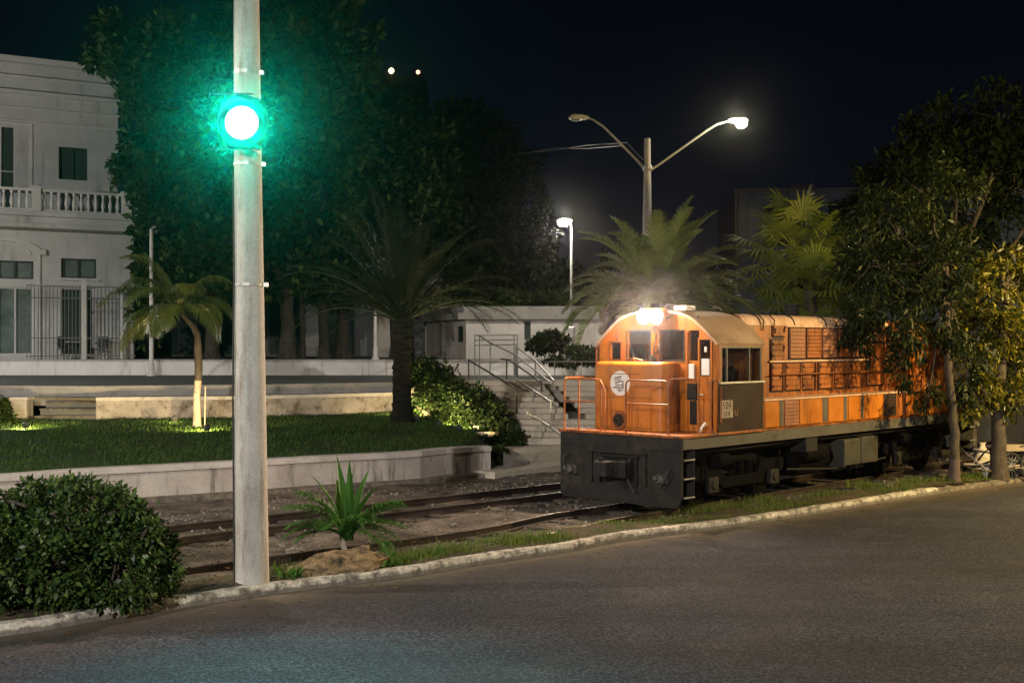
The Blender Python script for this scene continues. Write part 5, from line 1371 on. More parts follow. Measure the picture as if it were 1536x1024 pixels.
# ================================================================ TREES
def bark_trunk(mb, pts, rs_, n=10): mb.tube(pts, rs_, n)
def tree(name, label, base, trunk, radii, ells, nleaf, lsize, lmat, bark, group=None, limbs=None, seed=1, painted=0, cat='tree', **kw):
    base = Vector(base); t = thing(name, label, cat, tuple(base), 0, group)
    rs = np.random.RandomState(seed)
    m_ = MB(); P_ = [Vector(p)-base for p in trunk]
    # densify trunk with small wobble
    Q = []; RR = []
    for i in range(len(P_)-1):
        for j in range(4):
            u = j/4; Q.append(P_[i].lerp(P_[i+1],u)+Vector((rs.randn(),rs.randn(),0))*radii[i]*.10*(1 if (i or j) else 0)); RR.append(radii[i]*(1-u)+radii[i+1]*u)
    Q.append(P_[-1]); RR.append(radii[-1]); RR[0] *= 1.35; RR[1] *= 1.08
    m_.tube(Q, RR, 12); tr = m_.build('trunk', bark, t, smooth=True)
    if painted:
        m_ = MB(); m_.tube([Q[0]+Vector((0,0,.01)),Q[1],Q[2]],[RR[0]*1.04,RR[1]*1.04,RR[2]*1.03],12); m_.build('painted_foot', M['paintedbark'], tr, smooth=True)
    E = np.array(ells, float)
    for i, e in enumerate(E[:14]):
        m_ = MB(); c = Vector(e[:3])-base; s = Q[-1-min(len(Q)-1, i%4)]
        mid = s.lerp(c,.5)+Vector((rs.randn(),rs.randn(),abs(rs.randn())))*.12*(c-s).length*.5
        m_.tube([s, s.lerp(mid,.5)+Vector((0,0,.05)), mid, mid.lerp(c,.6), c],[radii[-1]*.7,radii[-1]*.5,radii[-1]*.36,radii[-1]*.22,.012],7)
        for j in range(5):
            d = Vector(unit(rs.randn(1,3))[0]*e[3:6]*.7); m_.tube([mid.lerp(c,.5+.1*j), c+d],[radii[-1]*.16,.006],5)
        m_.build('limb', bark, t, smooth=True)
    foliage('crown', ells, nleaf, lsize, lmat, t, origin=tuple(base), rs=rs, **kw)
    return t
def E(px, py, Y, rpx, rpy=None, ry=None):
    p = at(px,py,Y); r = rpx*Y/F; rz = (rpy or rpx)*Y/F
    return (p.x,p.y,p.z,r,ry or (r+rz)/2,rz)

# two drooping street trees on the verge (right)
b = gz(1430,722,0)
Yt = b.y
tree('street_tree', 'slim street tree with drooping leaves and pale speckled trunk in front of the locomotive tail', (b.x,b.y,-.06),
     [(b.x,b.y,-.06),P3(1432,650,Yt),P3(1424,575,Yt),P3(1420,480,Yt),P3(1418,400,Yt)], [.115,.1,.09,.085,.07],
     [E(1300,400,Yt-.4,55,60),E(1290,470,Yt-.6,38,60),E(1330,330,Yt,70,60),E(1350,430,Yt-.6,55,60),E(1362,490,Yt-.8,30,66),E(1350,550,Yt-.9,17,48),E(1415,395,Yt,65,70),E(1428,480,Yt-.3,34,55),
      E(1400,290,Yt+.3,80,60),E(1392,596,Yt-.6,26,20),E(1452,560,Yt+.2,26,50),E(1310,440,Yt+.5,50,60),E(1290,512,Yt-.6,22,30),E(1262,505,Yt-.7,12,16)],
     12500, .17, M['leafmango'], M['bark'], 'street trees on the verge', seed=21, painted=1, aspect=.27, droop=.9, sub=12, subr=.42)
b2 = gz(1497,715,0); Y2 = b2.y
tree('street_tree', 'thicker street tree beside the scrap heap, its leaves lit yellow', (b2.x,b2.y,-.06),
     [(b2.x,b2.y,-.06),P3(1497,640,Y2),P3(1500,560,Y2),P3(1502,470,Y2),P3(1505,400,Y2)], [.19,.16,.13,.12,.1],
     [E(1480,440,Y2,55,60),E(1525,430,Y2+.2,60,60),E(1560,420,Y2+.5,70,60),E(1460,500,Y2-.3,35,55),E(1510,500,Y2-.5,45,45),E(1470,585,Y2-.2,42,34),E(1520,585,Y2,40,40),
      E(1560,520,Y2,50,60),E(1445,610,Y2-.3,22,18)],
     10000, .18, M['leaflit'], M['bark'], 'street trees on the verge', seed=22, painted=0, aspect=.3, droop=.8, sub=12, subr=.42)
bb = at(1420,0,34)
tree('broad_tree', 'large dark spreading tree behind the two street trees', (bb.x,34,-.1),
     [(bb.x,34,-.1),(bb.x+.1,34,2.5),(bb.x+.3,34.2,5)], [.24,.2,.13],
     [E(1330,330,34,75,75),E(1290,300,34.5,40,55),E(1370,250,34,80,70),E(1440,200,34,80,60),E(1510,170,34.5,80,60),E(1430,310,35,90,90),E(1530,270,35,90,90),E(1600,220,35,90,90),E(1360,390,34.5,80,60),E(1270,400,35,32,40),E(1480,400,35,90,70),E(1590,380,35,80,90)],
     26000, .22, M['leafdark'], M['barkdim'], seed=23, aspect=.42, sub=16, subr=.36)

# big plaza trees behind the green light
def bigtree(label, px, Y, z0, ells, n, seed, tr=.4, fork=.0, top=420):
    x = at(px,0,Y).x
    tree('plaza_tree', label, (x,Y,z0), [(x,Y,z0),(x+fork*.3,Y,z0+2.),(x+fork,Y,H+(HY-top)*Y/F)], [tr,tr*.8,tr*.65], ells, n, .32, M['leaftree'], M['barkdim'],
         'tall dark plaza trees', seed=seed, aspect=.55, sub=20, subr=.29, shell=.62)
bigtree('tall plaza tree whose crown overhangs the mansion corner', 318, 52.5, 2.4,
    [E(210,110,49,70,55),E(230,200,49,60,60),E(200,262,48.5,35,45),E(300,60,51,100,80),E(330,170,50,100,90),E(250,330,49,60,55),E(320,300,50,90,80),E(400,110,51,100,90),E(190,60,50,60,42),E(300,400,50,80,50),E(250,262,48.5,70,70),E(255,400,50,55,60),E(225,470,52,38,45),E(150,90,50,32,26)], 26000, 31, .3)
bigtree('tall plaza tree directly behind the concrete pole', 430, 54, 2.4,
    [E(400,30,55,100,80),E(470,90,54,90,90),E(450,200,54,100,100),E(400,300,53,90,80),E(480,320,53,90,80),E(520,60,55,70,70),E(420,400,53,90,50),E(510,200,54,70,80),E(360,400,53,60,60)], 26000, 32, .38)
bigtree('tall plaza tree between the pole and the date palm, lower crown', 515, 57, 2.4,
    [E(525,140,57,45,70),E(560,230,57,80,80),E(600,300,56,90,80),E(530,340,56,80,80),E(590,205,58,60,50),E(560,410,56,80,45),E(500,430,56,60,35),E(640,240,58,60,60)], 22000, 33, .36)
bigtree('rounded dark plaza tree left of the double street lamp', 700, 64, 2.4,
    [E(700,210,64,80,60),E(640,260,64,80,70),E(740,240,64,70,70),E(700,310,63,90,70),E(780,300,64,55,70),E(650,370,62,70,50),E(750,370,62,80,50),E(790,390,62,60,50),E(620,210,64,60,60),E(720,425,62,70,28),E(800,440,62,50,30)], 24000, 34, .4)
bigtree('dark tree behind the date palm cluster, left of the lit single lamp', 815, 70, 2.4,
    [E(820,430,70,70,50),E(790,360,70,50,50),E(850,460,70,60,35),E(900,440,72,60,40)], 9000, 35, .3, top=440)
bigtree('dark distant tree behind the locomotive cab', 1060, 80, 2.4,
    [E(1050,430,80,60,45),E(1010,400,80,50,40),E(1100,440,80,50,50),E(940,420,80,60,50)], 8000, 36, .3, top=440)
# extra trunks seen between pole and date palm
for i,(px,wd) in enumerate(((392,11),(453,10),(486,16),(592,14))):
    Y = 55+i*.6; x = at(px,0,Y).x; r0 = wd*Y/F/2
    t = thing('plaza_tree', ['bare grey trunk just right of the concrete pole','thin dark trunk between two plaza trees','pale flaring trunk in the middle of the plaza row','pale trunk close behind the date palm'][i], 'tree', (x,Y,2.4), 0, 'tall dark plaza trees')
    m_ = MB(); m_.tube([(0,0,0),(.02,0,.6),(-.05,0,2),(.1,0,5)],[r0*1.35,r0,r0*.9,r0*.7],10); m_.build('trunk', M['barkdim'], t, smooth=True)
    rs = np.random.RandomState(50+i)
    foliage('crown', [E(px-10,400,Y,50,42),E(px+20,370,Y+.5,50,45)], 3500, .3, M['leaftree'], t, origin=(x,Y,2.4), rs=rs, sub=12)

# ---------------- palms
def palm_label(t): return t
# coconut palm on the lawn
pb_ = at(295,642,33.0); cb = (pb_.x, 33.0, .80)
cp = thing('coconut_palm', 'small young coconut palm on the lawn lit by a ground spotlight', 'palm tree', cb)
tp = at(296,498,33)-Vector(cb); 
m_ = MB(); m_.tube([(0,0,-.05),(.01,0,.12),(.0,0,.8),(.04,0,1.25)],[.14,.115,.095,.10],12); m_.build('trunk', M['barkpale'], cp, smooth=True)
m_ = MB(); m_.tube([(.04,0,1.25),(.06,0,1.6),(.03,0,2.1),tuple(tp)],[.10,.105,.11,.07],12); m_.build('upper_trunk', M['bark'], cp, smooth=True)
tp2 = tp + Vector((-.2,-.05,.25)); m_ = MB(); m_.tube([tuple(tp-Vector((0,0,.1))),tuple(tp+Vector((-.08,0,.12))),tuple(tp2+Vector((-.2,0,.25)))],[.09,.09,.05],8); m_.build('crownshaft', M['bark'], cp, smooth=True)
cr = tuple(tp2+Vector((-.3,0,.35)))
rs = np.random.RandomState(41)
for i,(az,el,ln,dr) in enumerate([(180,45,2.6,.55),(200,20,2.0,.8),(160,60,2.3,.75),(0,40,2.0,.85),(20,65,1.9,.8),(-30,25,1.8,.95),(230,50,2.1,.8),(250,15,1.7,.9),(-60,55,1.8,.8),(100,50,2.2,.6),(140,25,2.3,.7),(60,35,1.9,.8),(-100,30,1.8,1.0),(215,70,2.4,.6),(175,5,2.2,.6),(-15,10,1.7,1.)]):
    frond_obj('frond', cp, M['palm'], None, cr, R(az+rs.randn()*6), R(el), ln, dr*1.4, .60, 42, .042, .022, rs=rs, twist=.5, lift=-.05, hang=1.6)
# stakes by the palm
m_ = MB(); x = at(307,0,32.7).x-cb[0]; m_.tube([(x,-.3,0),(x+.02,-.3,1.1)],.015,5); m_.build('stake', M['barkpale'], cp)

# dark date palm by the hedge
db = at(603,641,35.3); db = (db.x, 35.3, .72)
dp = thing('date_palm', 'thick trunked dark date palm standing between lawn and hedge', 'palm tree', db)
m_ = MB(); tz = at(0,478,35.3).z-db[2]
Q = []; RR = []
for i in range(40):
    u = i/39; Q.append((.02*math.sin(i*1.7),.0,u*tz)); RR.append((.36-.10*min(1,u*5)+(.03 if i%2 else -.01)) + .05*max(0,(u-.8)/.2))
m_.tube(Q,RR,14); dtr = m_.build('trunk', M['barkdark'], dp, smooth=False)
rs = np.random.RandomState(43)
for i in range(58):
    el = 82-62*(i/58)**.9; az = i*137.5
    ln = 3.7*(.8+.35*rs.rand())
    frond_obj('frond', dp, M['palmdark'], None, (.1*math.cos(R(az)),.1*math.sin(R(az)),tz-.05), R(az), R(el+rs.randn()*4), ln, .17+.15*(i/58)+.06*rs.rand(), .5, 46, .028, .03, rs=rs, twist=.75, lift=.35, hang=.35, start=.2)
# date palm behind the cab, lit by the headlight
qb = at(975,0,30.5); qb = (qb.x+.2, 30.5, 0)
dq = thing('date_palm', 'date palm behind the locomotive cab with fronds lit by the headlight', 'palm tree', qb)
tz = at(0,455,30.5).z
m_ = MB(); m_.tube([(.01*math.sin(i),0,i*tz/24) for i in range(25)],[.3+(.03 if i%2 else 0) for i in range(25)],14); m_.build('trunk', M['barkdark'], dq)
for i in range(62):
    el = 78-66*(i/62)**.85; az = i*137.5+20
    ln = 2.55*(.85+.3*rs.rand())
    frond_obj('frond', dq, M['palmgrey'], None, (.08*math.cos(R(az)),.08*math.sin(R(az)),tz-.05), R(az), R(el+rs.randn()*3), ln, .42+.25*(i/62), .46, 64, .046, .03, rs=rs, twist=.8, lift=.4, hang=.3, start=.12)

# fan palm
def fan_palm(label, px, py, Y, z0, n, Rf, pet, seed, emin=-60):
    c = at(px,py,Y); rs = np.random.RandomState(seed)
    t = thing('fan_palm', label, 'palm tree', (c.x,Y,z0), 0, 'fan palms beyond the locomotive')
    m_ = MB(); hz_ = c.z-z0; m_.tube([(0,0,0),(.03,0,hz_*.5),(0,0,hz_)],[.25,.2,.16],12); m_.build('trunk', M['bark'], t, smooth=True)
    for i in range(n):
        az = R(i*137.5); el = R(80+(emin-80)*(i/n)**.9)
        pl_ = pet*(.8+.4*rs.rand()); d = np.array([math.cos(el)*math.cos(az),math.cos(el)*math.sin(az),math.sin(el)])
        b0_ = np.array([0,0,hz_-.0]); hub = b0_+d*pl_+np.array([0,0,-.12*pl_])
        V=[]; Fs=[]; side = np.cross(d,[0,0,1.]); side/=max(1e-5,np.linalg.norm(side)); upv=np.cross(side,d)
        nb_ = 24
        # petiole
        k=len(V); V += [b0_-side*.015,b0_+side*.015,hub+side*.012,hub-side*.012]; Fs.append((k,k+1,k+2,k+3))
        for j in range(nb_):
            a = R(-125+250*j/(nb_-1)); L_ = Rf*(.85+.2*rs.rand())*(1-.25*abs(a)/2.2)
            dd = d*math.cos(a)+side*math.sin(a); w = np.cross(dd,upv); w/=np.linalg.norm(w); w*=.035*Rf
            mid = hub+dd*L_*.55; tip = hub+dd*L_+np.array([0,0,-1.])*L_*(.12+.25*rs.rand())
            k=len(V); V += [hub,mid-w+upv*.02,mid+w+upv*.02,tip-w*.1,tip+w*.1]; Fs += [(k,k+1,k+2),(k+1,k+3,k+4,k+2)]
        me = bpy.data.meshes.new('frond'); me.from_pydata([tuple(v) for v in V],[],Fs); me.materials.append(M['fan'])
        at_ = me.attributes.new('tint','FLOAT','FACE'); at_.data.foreach_set('value', np.clip(rs.rand()*.5+rs.rand(len(Fs))*.5,0,1).astype(np.float32)); me.update()
        o = bpy.data.objects.new('frond', me); COL.objects.link(o); o.parent = t
fan_palm('tall fan palm in front of the grey concrete building', 1195, 380, 35, 1.2, 24, 1.2, 1.2, 61)
fan_palm('lower yellow lit fan palm whose fans hang over the locomotive hood', 1215, 436, 33.5, .8, 19, 1.15, 1.0, 62, -60)
fan_palm('fan palm half hidden by the broad tree on the right', 1290, 385, 36, 1.2, 20, 1.15, 1.1, 63)
LFAN = Vector((at(1215,0,34).x, 34.0, 1.0))

# ---------------- hedges and bushes
def bush(name, label, ells, n, size, mat, base, seed, aspect=.5, cat='bush', sub=26, subr=.3, shell=.75, stem=True, zmin=None, droop=0):
    t = thing(name, label, cat, base); rs = np.random.RandomState(seed)
    foliage('foliage', ells, n, size, mat, t, origin=base, rs=rs, aspect=aspect, sub=sub, subr=subr, shell=shell, droop=droop, clip=(lambda P: P[:,2] > zmin) if zmin is not None else None)
    m_ = MB()
    for e in ells[:9]:
        for j in range(7):
            c = Vector(e[:3])-Vector(base); d = Vector(unit(rs.randn(1,3))[0]*np.array(e[3:6])*.8)
            s = Vector((c.x*.8+rs.randn()*.1,c.y*.8+rs.randn()*.1, (e[2]-e[5])-base[2]+.05)); m_.tube([s, s.lerp(c+d,.5), c+d],[.022,.014,.006],5)
    m_.build('stems', M['bark'], t)
    # dark inner mass of twigs so that nothing shows through
    return t
Yb = 14.2
bx_ = at(110,0,Yb).x
E1 = [(bx_+1.15*math.cos(a)*.9, Yb-.55+.25*math.sin(a*3), .62+.80*math.sin(a), .15,.15,.13) for a in (.35,.75,1.1,1.35,1.75,2.2)]+[(bx_,Yb,.62,1.22,1.0,.80),(bx_-1.3,Yb-.5,.6,1.2,1.0,.85),(bx_+.55,Yb+.05,.42,.72,.75,.62),(bx_-.1,Yb+.3,.78,.9,.7,.72),(bx_-2.4,Yb-1.2,.55,1.0,.9,.8)]
bush('round_bush', 'big round glossy green bush at the kerb, left of the concrete pole', E1, 46000, .074, M['leafbush'], (bx_,Yb,-.02), 71, .5, zmin=-.02, sub=130, subr=.17, shell=.9)
# sloping hedge
E2 = [E(*q) for q in ((618,556,36.4,26,22),(640,566,36.2,34,30),(662,580,35.9,36,34),(686,596,35.4,36,36),(708,614,34.9,36,36),(730,630,34.4,34,32),(752,644,33.9,30,28),(768,654,33.5,24,24),(640,600,35.9,24,28),(664,622,35.5,24,26),(694,640,34.6,26,22),(722,656,34.0,28,18),(762,672,32.8,22,14),(742,670,33.0,24,16),(774,660,32.8,16,18),(716,664,33.4,20,10))]
bush('sloping_hedge', 'dense leafy hedge sloping down beside the stairs, its foot lit yellow', E2, 25000, .12, M['leafhedge'], (at(690,0,35).x,35,.5), 72, .55, cat='hedge', sub=30, subr=.4, shell=.5)
bush('small_shrub', 'small dark shrub growing from the end of the retaining wall', [E(746,686,30.6,21,17),E(757,698,30.5,12,10)], 1900, .11, M['leafhedge'], (at(750,0,30.6).x,30.6,.1), 73)
bush('clipped_shrub', 'pale spotlit shrub at the left edge of the lawn', [E(4,618,33.8,15,20),E(-12,610,34,20,26)], 2600, .12, M['leafhedge'], (at(0,0,33.8).x,33.8,.85), 74)
bush('dark_shrub', 'rounded dark shrub beside the white foot of the lit lamp', [E(822,512,46,26,16),E(808,520,46,18,12),E(840,516,46.5,18,12)], 3600, .16, M['leaftree'], (at(822,0,46).x,46,1.79), 75)
bush('low_hedge', 'wide low dark hedge at the plaza edge behind the locomotive nose', [E(860,538,43,45,12),E(900,536,43,40,12),E(880,528,43.5,36,10),E(930,536,43,30,12)], 4600, .16, M['leaftree'], (at(880,0,43).x,43,1.79), 76)
bush('roof_creeper', 'dark bushy tree overhanging the roof of the white villa', [E(800,458,57,70,16),E(870,455,57,60,22),E(760,450,58,40,14)], 6500, .25, M['leaftree'], (at(820,0,58).x,60,2.4), 77, cat='tree')

# strap-leaved plant on the verge
sb = gz(522,822,-.02)
sp3 = thing('strap_leaf_plant', 'bright green strap leaved plant growing behind the ochre rock', 'plant', tuple(sb))
rs = np.random.RandomState(81)
def strap(parent, az, el, ln, w, droop, rs, base=(0,0,.1), name='leaf', seg=9):
    p = np.array(base,float); d = np.array([math.cos(el)*math.cos(az),math.cos(el)*math.sin(az),math.sin(el)]); V=[]; Fs=[]
    for i in range(seg+1):
        t = i/seg; side = np.cross(d,[0,0,1.]); side/=max(1e-5,np.linalg.norm(side)); upv=np.cross(side,d)
        ww = w*(.35+.65*math.sin(PI*min(1,.15+t*.62)))*(1-t**3)+.001
        V += [p-side*ww+upv*ww*.45, p.copy(), p+side*ww+upv*ww*.45]
        d = d+np.array([0,0,-1.])*droop*(ln/seg)*(.4+1.6*t); d/=np.linalg.norm(d); p = p+d*ln/seg
    for i in range(seg):
        a=i*3; Fs += [(a,a+1,a+4,a+3),(a+1,a+2,a+5,a+4)]
    me = bpy.data.meshes.new(name); me.from_pydata([tuple(v) for v in V],[],Fs); me.materials.append(M['strap'])
    at_ = me.attributes.new('tint','FLOAT','FACE'); at_.data.foreach_set('value', np.clip(np.full(len(Fs),rs.rand()*.9)+rs.rand(len(Fs))*.1,0,1).astype(np.float32)); me.update()
    o = bpy.data.objects.new(name, me); COL.objects.link(o); o.parent = parent; return o
for i in range(13):
    strap(sp3, R(i*137.5), R(86-52*(i/13)), 1.08+.22*rs.rand(), .062+.025*rs.rand(), .35+.95*(i/13), rs, (rs.randn()*.03,rs.randn()*.03,.12))
for az,el,ln,dr in ((180,36,1.05,.7),(185,24,.95,.9),(172,50,1.0,.8),(0,38,.95,.7),(8,24,.95,1.1),(-14,46,1.0,.9),(-60,40,.9,1.2),(250,35,.9,1.2),(20,12,.85,1.3),(195,12,.8,1.1),(-30,10,.85,1.5)):
    frond_obj('frond', sp3, M['strap'], None, (0,0,.25), R(az), R(el), ln, dr, .34, 24, .034, .010, rs=rs, twist=.7, lift=.3, hang=.8, start=.25)
m_ = MB(); m_.tube([(-.06,0,-.02),(-.07,.0,.2),(-.08,0,.34)],[.05,.04,.03],8); m_.build('stem', M['barkpale'], sp3, smooth=True)
for lab, px, py, n_, hh_ in (('leafy weed clump at the foot of the strap leaved plant', 578, 848, 26, .42),('low leafy weeds between the concrete pole and the rock', 432, 868, 22, .26),('small weed at the rock\'s right end, touching the kerb',562,852,14,.2),('ragged weed clump on the verge right of the plant', 650, 834, 24, .26)):
    b_ = gz(px,py,-.02); t = thing('weed', lab, 'plant', tuple(b_), 0, 'weeds on the verge')
    for i in range(n_): strap(t, R(i*137.5), R(75-50*rs.rand()), hh_*(.6+.6*rs.rand()), .014+.008*rs.rand(), 2.2, rs, (rs.randn()*.10,rs.randn()*.06,0), seg=6)
# rock mound
rb = gz(500,862,-.02)
m_ = MB(); nu, nv_ = 44, 16; vs=[]; fs=[]
from mathutils import noise as mn
for j in range(nv_+1):
    for i in range(nu):
        a = 2*PI*i/nu; ph = PI/2*j/nv_
        x, y, z = .70*math.cos(a)*math.cos(ph), .42*math.sin(a)*math.cos(ph), .31*math.sin(ph)**.8
        x += .12*z/.36*1.6; nz = mn.fractal(Vector((x*2.6,y*2.6,z*4)),.8,2,6); s = 1+.16*nz
        ridge = .03*math.sin(9*z/.3+3*x+5*nz)
        vs.append((x*s+ridge*math.cos(a), y*s+ridge*math.sin(a), z*(1+.25*nz)-.06))
for j in range(nv_):
    for i in range(nu): fs.append((j*nu+i, j*nu+(i+1)%nu, (j+1)*nu+(i+1)%nu, (j+1)*nu+i))
fs.append(tuple(range(nv_*nu,(nv_+1)*nu))); m_.add(vs, fs)
ro = m_.build('rock', M['rock'], None, smooth=True, loc=(rb.x,rb.y+.35,-.02), rotz=R(28)); tag(ro, 'low ochre rock mound on the verge in front of the strap leaved plant', 'rock')

# scrap heap by the second street tree
sc = at(1518,0,27.9)
sh_ = thing('scrap_heap', 'heap of broken branches and old wheels behind the second street tree', 'scrap heap', (sc.x,28.2,-.08))
rs = np.random.RandomState(91)
for i in range(26):
    m_ = MB(); a = rs.rand()*6.28; c = Vector((rs.randn()*.38,rs.randn()*.3,.15+.5*rs.rand())); d = Vector((math.cos(a),math.sin(a)*.6,(rs.rand()-.4)*.7)).normalized()*(.4+.4*rs.rand())
    m_.tube([c-d,c+Vector((0,0,.03)),c+d],[.03,.024,.012],6); m_.build('branch', [M['bark'],M['barkpale'],M['darkmetal']][i%3], sh_)
for x_, y_ in ((-.05,-.35),(.42,-.3),(.75,-.1)):
    m_ = MB(); m_.tube([(x_+.3*math.cos(t)*.8,y_+.08*math.cos(t),.32+.3*math.sin(t)) for t in np.linspace(0,2*PI,22)[:-1]],.035,8,closed=True); w_ = m_.build('tyre', M['rubber'], sh_, smooth=True)
    m_ = MB()
    for j in range(7): a = PI*j/7; m_.tube([(x_+.24*math.cos(a),y_+.06*math.cos(a),.32+.28*math.sin(a)),(x_-.24*math.cos(a),y_-.06*math.cos(a),.32-.28*math.sin(a))],.006,4)
    m_.build('spokes', M['steel'], w_)
m_ = MB(); m_.obox((.3,-.1,.72),(1.5,.5,.04),.2,.15); m_.build('board', M['barkpale'], sh_)
q = gz(1481,716,-.03)
t = thing('white_bucket', 'small white bucket on the verge left of the second street tree', 'bucket', (q.x,q.y,-.05))
m_ = MB(); m_.lathe([(.02,0),(.10,0),(.13,.24),(.14,.25),(.125,.25),(.115,.02),(.02,.02)],n=18); m_.build('body', M['white'], t, smooth=True)
m_ = MB(); m_.tube([(.13*math.cos(a),.02,.24+.1*math.sin(a)) for a in np.linspace(0,PI,9)],.006,5); m_.build('handle', M['steel'], t)
q = gz(1482,704,-.03)
t = thing('sack', 'crumpled tan sack leaning behind the white bucket', 'sack', (q.x-.02,q.y+.25,-.05))
m_ = MB(); m_.lathe([(.05,0),(.2,.03),(.22,.2),(.18,.42),(.09,.52),(.05,.6),(.07,.66)],n=12)
m_.v = [(x+.03*math.sin(9*z+x*11),y*.7+.03*math.cos(8*z+y*9),z) for x,y,z in m_.v]; m_.build('body', M['stepstone'], t, smooth=True)

# ground spotlights
SP = []
def gspot(label, px, py, Y, z, aim, power, cone=110, dirn=None):
    p = at(px,0,Y); t = thing('ground_spotlight', label, 'spotlight', (p.x,Y,z), 0, 'garden spotlights')
    m_ = MB(); m_.lathe([(.02,0),(.02,.08)],n=8); m_.box(-.05,.05,-.02,.02,.06,.08); m_.build('stake', M['darkmetal'], t)
    d = (Vector(dirn).normalized() if dirn else (Vector(aim)-Vector((p.x,Y,z+.12)))).normalized()
    hd = MB(); hd.lathe([(.03,-.1),(.075,-.09),(.085,.0),(.08,.0),(.07,-.015),(.02,-.02)],n=18)
    o = hd.build('lamp_head', M['darkmetal'], t, smooth=True, loc=(0,0,.14)); o.rotation_mode='QUATERNION'; o.rotation_quaternion = d.to_track_quat('Z','Y')
    le = MB(); le.lathe([(.01,-.008),(.068,-.008),(.068,-.004)],n=18); le.build('lens', M['spotlens'], o)
    SP.append((Vector((p.x,Y,z+.14))+d*.05, d, power, cone))
gspot('spotlight in the grass in front of the coconut palm', 310, 655, 31.4, .76, (cb[0]-.1,33.0,2.2), 330, 168)
gspot('spotlight in the grass at the left edge of the lawn', 38, 660, 31.8, .80, (at(5,0,33.8).x,33.8,1.4), 300, 165)
gspot('spotlight at the foot of the lower end of the sloping hedge', 690, 664, 33.0, .66, None, 170, 135, (.55,.75,.75))
gspot('spotlight at the foot of the middle of the sloping hedge', 660, 652, 34.0, .70, None, 170, 135, (.6,.7,.7))
gspot('spotlight between the date palm trunk and the top of the hedge', 627, 629, 35.4, .78, None, 150, 120, (.3,.7,.8))
gspot('spotlight behind the date palm, aimed at the terrace wall', 598, 632, 37.0, .84, (at(575,0,39.2).x,39.2,1.2), 80, 150)
gspot('spotlight on the lawn aimed at the middle of the terrace wall', 262, 636, 33.6, .84, (at(250,0,36).x,36,1.2), 45, 150)

# ================================================================ LIGHTS
def light(name, kind, p, power, col, size=.1, **kw):
    l = bpy.data.lights.new(name, kind); l.energy = power; l.color = col
    if kind in ('POINT','SPOT'): l.shadow_soft_size = size
    for k_, v_ in kw.items(): setattr(l, k_, v_)
    o = bpy.data.objects.new(name, l); COL.objects.link(o); o.location = p
    return o
def aim(o, d): o.rotation_euler = Vector(d).to_track_quat('-Z','Y').to_euler()
for p_, pw_, c_, nm, kd in LAMPS:
    if kd == 'P': light('street_light', 'POINT', p_, pw_, c_, .12); continue
    o = light('street_light', 'SPOT', p_, pw_, c_, .12, spot_size=R(178), spot_blend=.12); aim(o, (0,0,-1))
for p_, d_, pw_, cone in SP:
    o = light('garden_light', 'SPOT', p_, pw_*POWER, (1,.74,.33), .05, spot_size=R(cone), spot_blend=.5); aim(o, d_)
gp = Vector(sp_) + Vector((0,-.06,0))
o = light('signal_light', 'SPOT', gp, SIGNAL, (0.0,1,.60), .12, spot_size=R(85), spot_blend=.5); aim(o, (.22,-1,.05))
o = light('signal_spill', 'POINT', Vector(sp_)+Vector((0,-.5,.0)), 45, (0.0,1,.7), .1)
o = light('signal_road_fill', 'SPOT', Vector(sp_)+Vector((0,-.3,-.1)), 2000, (0.0,1,.98), .1, spot_size=R(66), spot_blend=1.0); aim(o, (.32,-.95,-1.1))  # extra spot added for the teal patch on the road
hd = Vector((cx0-.30,0,3.55)); wl_ = Vector((LF.x,LF.y,0)) + Vector((DU.x,DU.y,0))*hd.x + Vector((0,0,hd.z))
o = light('headlight_beam', 'SPOT', wl_, 900, (1,.74,.52), .1, spot_size=R(172), spot_blend=.4); aim(o, (-DU.x,-DU.y,-.15))
o = light('headlight_glare', 'SPOT', wl_, 4000, (1,.66,.48), .1, spot_size=R(118), spot_blend=.25); aim(o, (-DU.x,-DU.y,.62))  # extra spot added to strengthen the headlight glare
o = light('headlight_spill', 'POINT', wl_+Vector((0,0,.16))-Vector((DU.x,DU.y,0))*.12, 260, (1,.70,.5), .1)  # extra point light added for the glow round the headlights
# fill added for the faint moonless glow of the town: one very weak sun
su = bpy.data.lights.new('town_glow_fill', 'SUN'); su.energy = .012; su.angle = R(5); su.color = (.75,.85,1)
so2 = bpy.data.objects.new('town_glow_fill', su); COL.objects.link(so2); so2.rotation_euler = (R(38),R(8),R(-25))

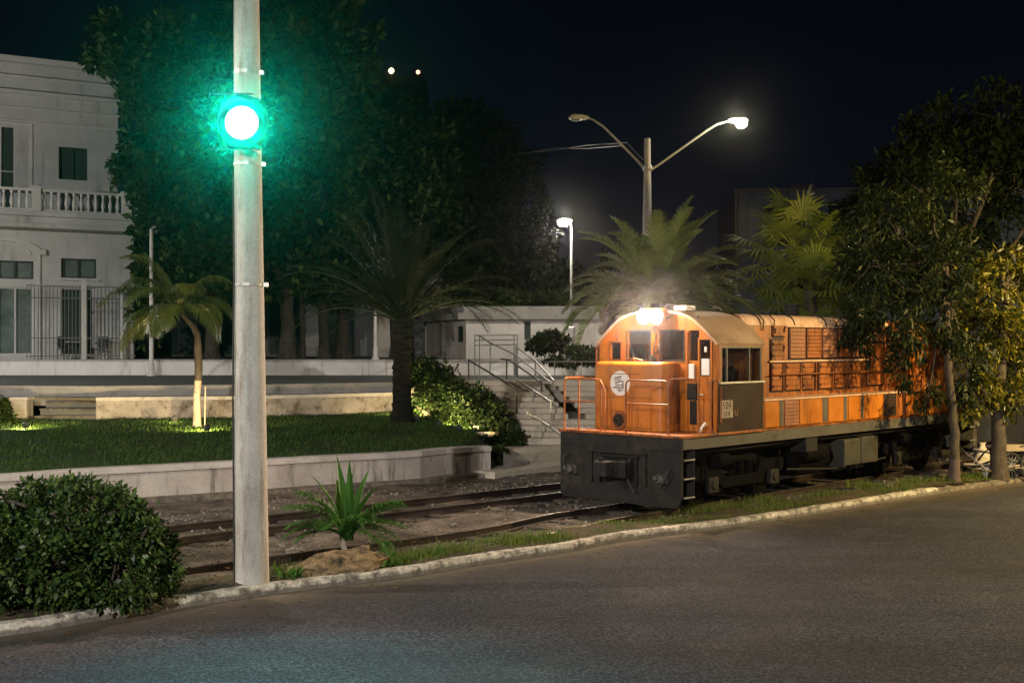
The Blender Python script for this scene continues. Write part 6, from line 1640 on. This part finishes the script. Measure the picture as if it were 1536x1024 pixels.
# world: night sky
w = bpy.data.worlds.new('World'); scene.world = w; w.use_nodes = True
nt = w.node_tree; bg = nt.nodes['Background']
tc = N(nt,'ShaderNodeTexCoord'); sx = N(nt,'ShaderNodeSeparateXYZ'); L(nt, tc.outputs['Generated'], sx.inputs[0])
rp_ = N(nt,'ShaderNodeValToRGB'); rp_.color_ramp.elements[0].color=(.0026,.0044,.0085,1); rp_.color_ramp.elements[0].position=0; rp_.color_ramp.elements[1].color=(.0007,.0013,.0034,1); rp_.color_ramp.elements[1].position=.30
L(nt, sx.outputs[2], rp_.inputs[0]); L(nt, rp_.outputs[0], bg.inputs[0]); bg.inputs[1].default_value = 1.0

# haze box
m = bpy.data.materials.new('night_haze'); m.use_nodes = True; nt = m.node_tree
for n_ in list(nt.nodes):
    if n_.type != 'OUTPUT_MATERIAL': nt.nodes.remove(n_)
pv = N(nt,'ShaderNodeVolumePrincipled'); pv.inputs['Density'].default_value = HAZE; pv.inputs['Color'].default_value = (.9,.95,1,1); pv.inputs['Anisotropy'].default_value = ANISO
L(nt, pv.outputs[0], nt.nodes['Material Output'].inputs['Volume'])
m_ = MB(); m_.box(-620,620,-320,920,-1.8,48); hz_o = m_.build('haze', m); tag(hz_o, kind='stuff')

# ================================================================ CAMERA + RENDER
cam = bpy.data.cameras.new('camera'); co = bpy.data.objects.new('camera', cam); COL.objects.link(co)
co.location = (0,0,H); co.rotation_euler = (R(90),0,0); cam.sensor_width = 36; cam.lens = F*36/1536; cam.shift_y = (HY-512)/1536; cam.clip_end = 1500; cam.clip_start = .1
scene.camera = co
scene.render.engine = 'CYCLES'
cy = scene.cycles
cy.use_denoising = True
try: cy.denoiser = 'OPENIMAGEDENOISE'
except Exception: pass
cy.max_bounces = 5; cy.diffuse_bounces = 2; cy.glossy_bounces = 3; cy.transmission_bounces = 4; cy.transparent_max_bounces = 12; cy.volume_bounces = 0
cy.sample_clamp_indirect = 3; cy.caustics_reflective = False; cy.caustics_refractive = False
scene.view_settings.view_transform = 'Standard'; scene.view_settings.look = 'None'; scene.view_settings.exposure = 0; scene.view_settings.gamma = 1
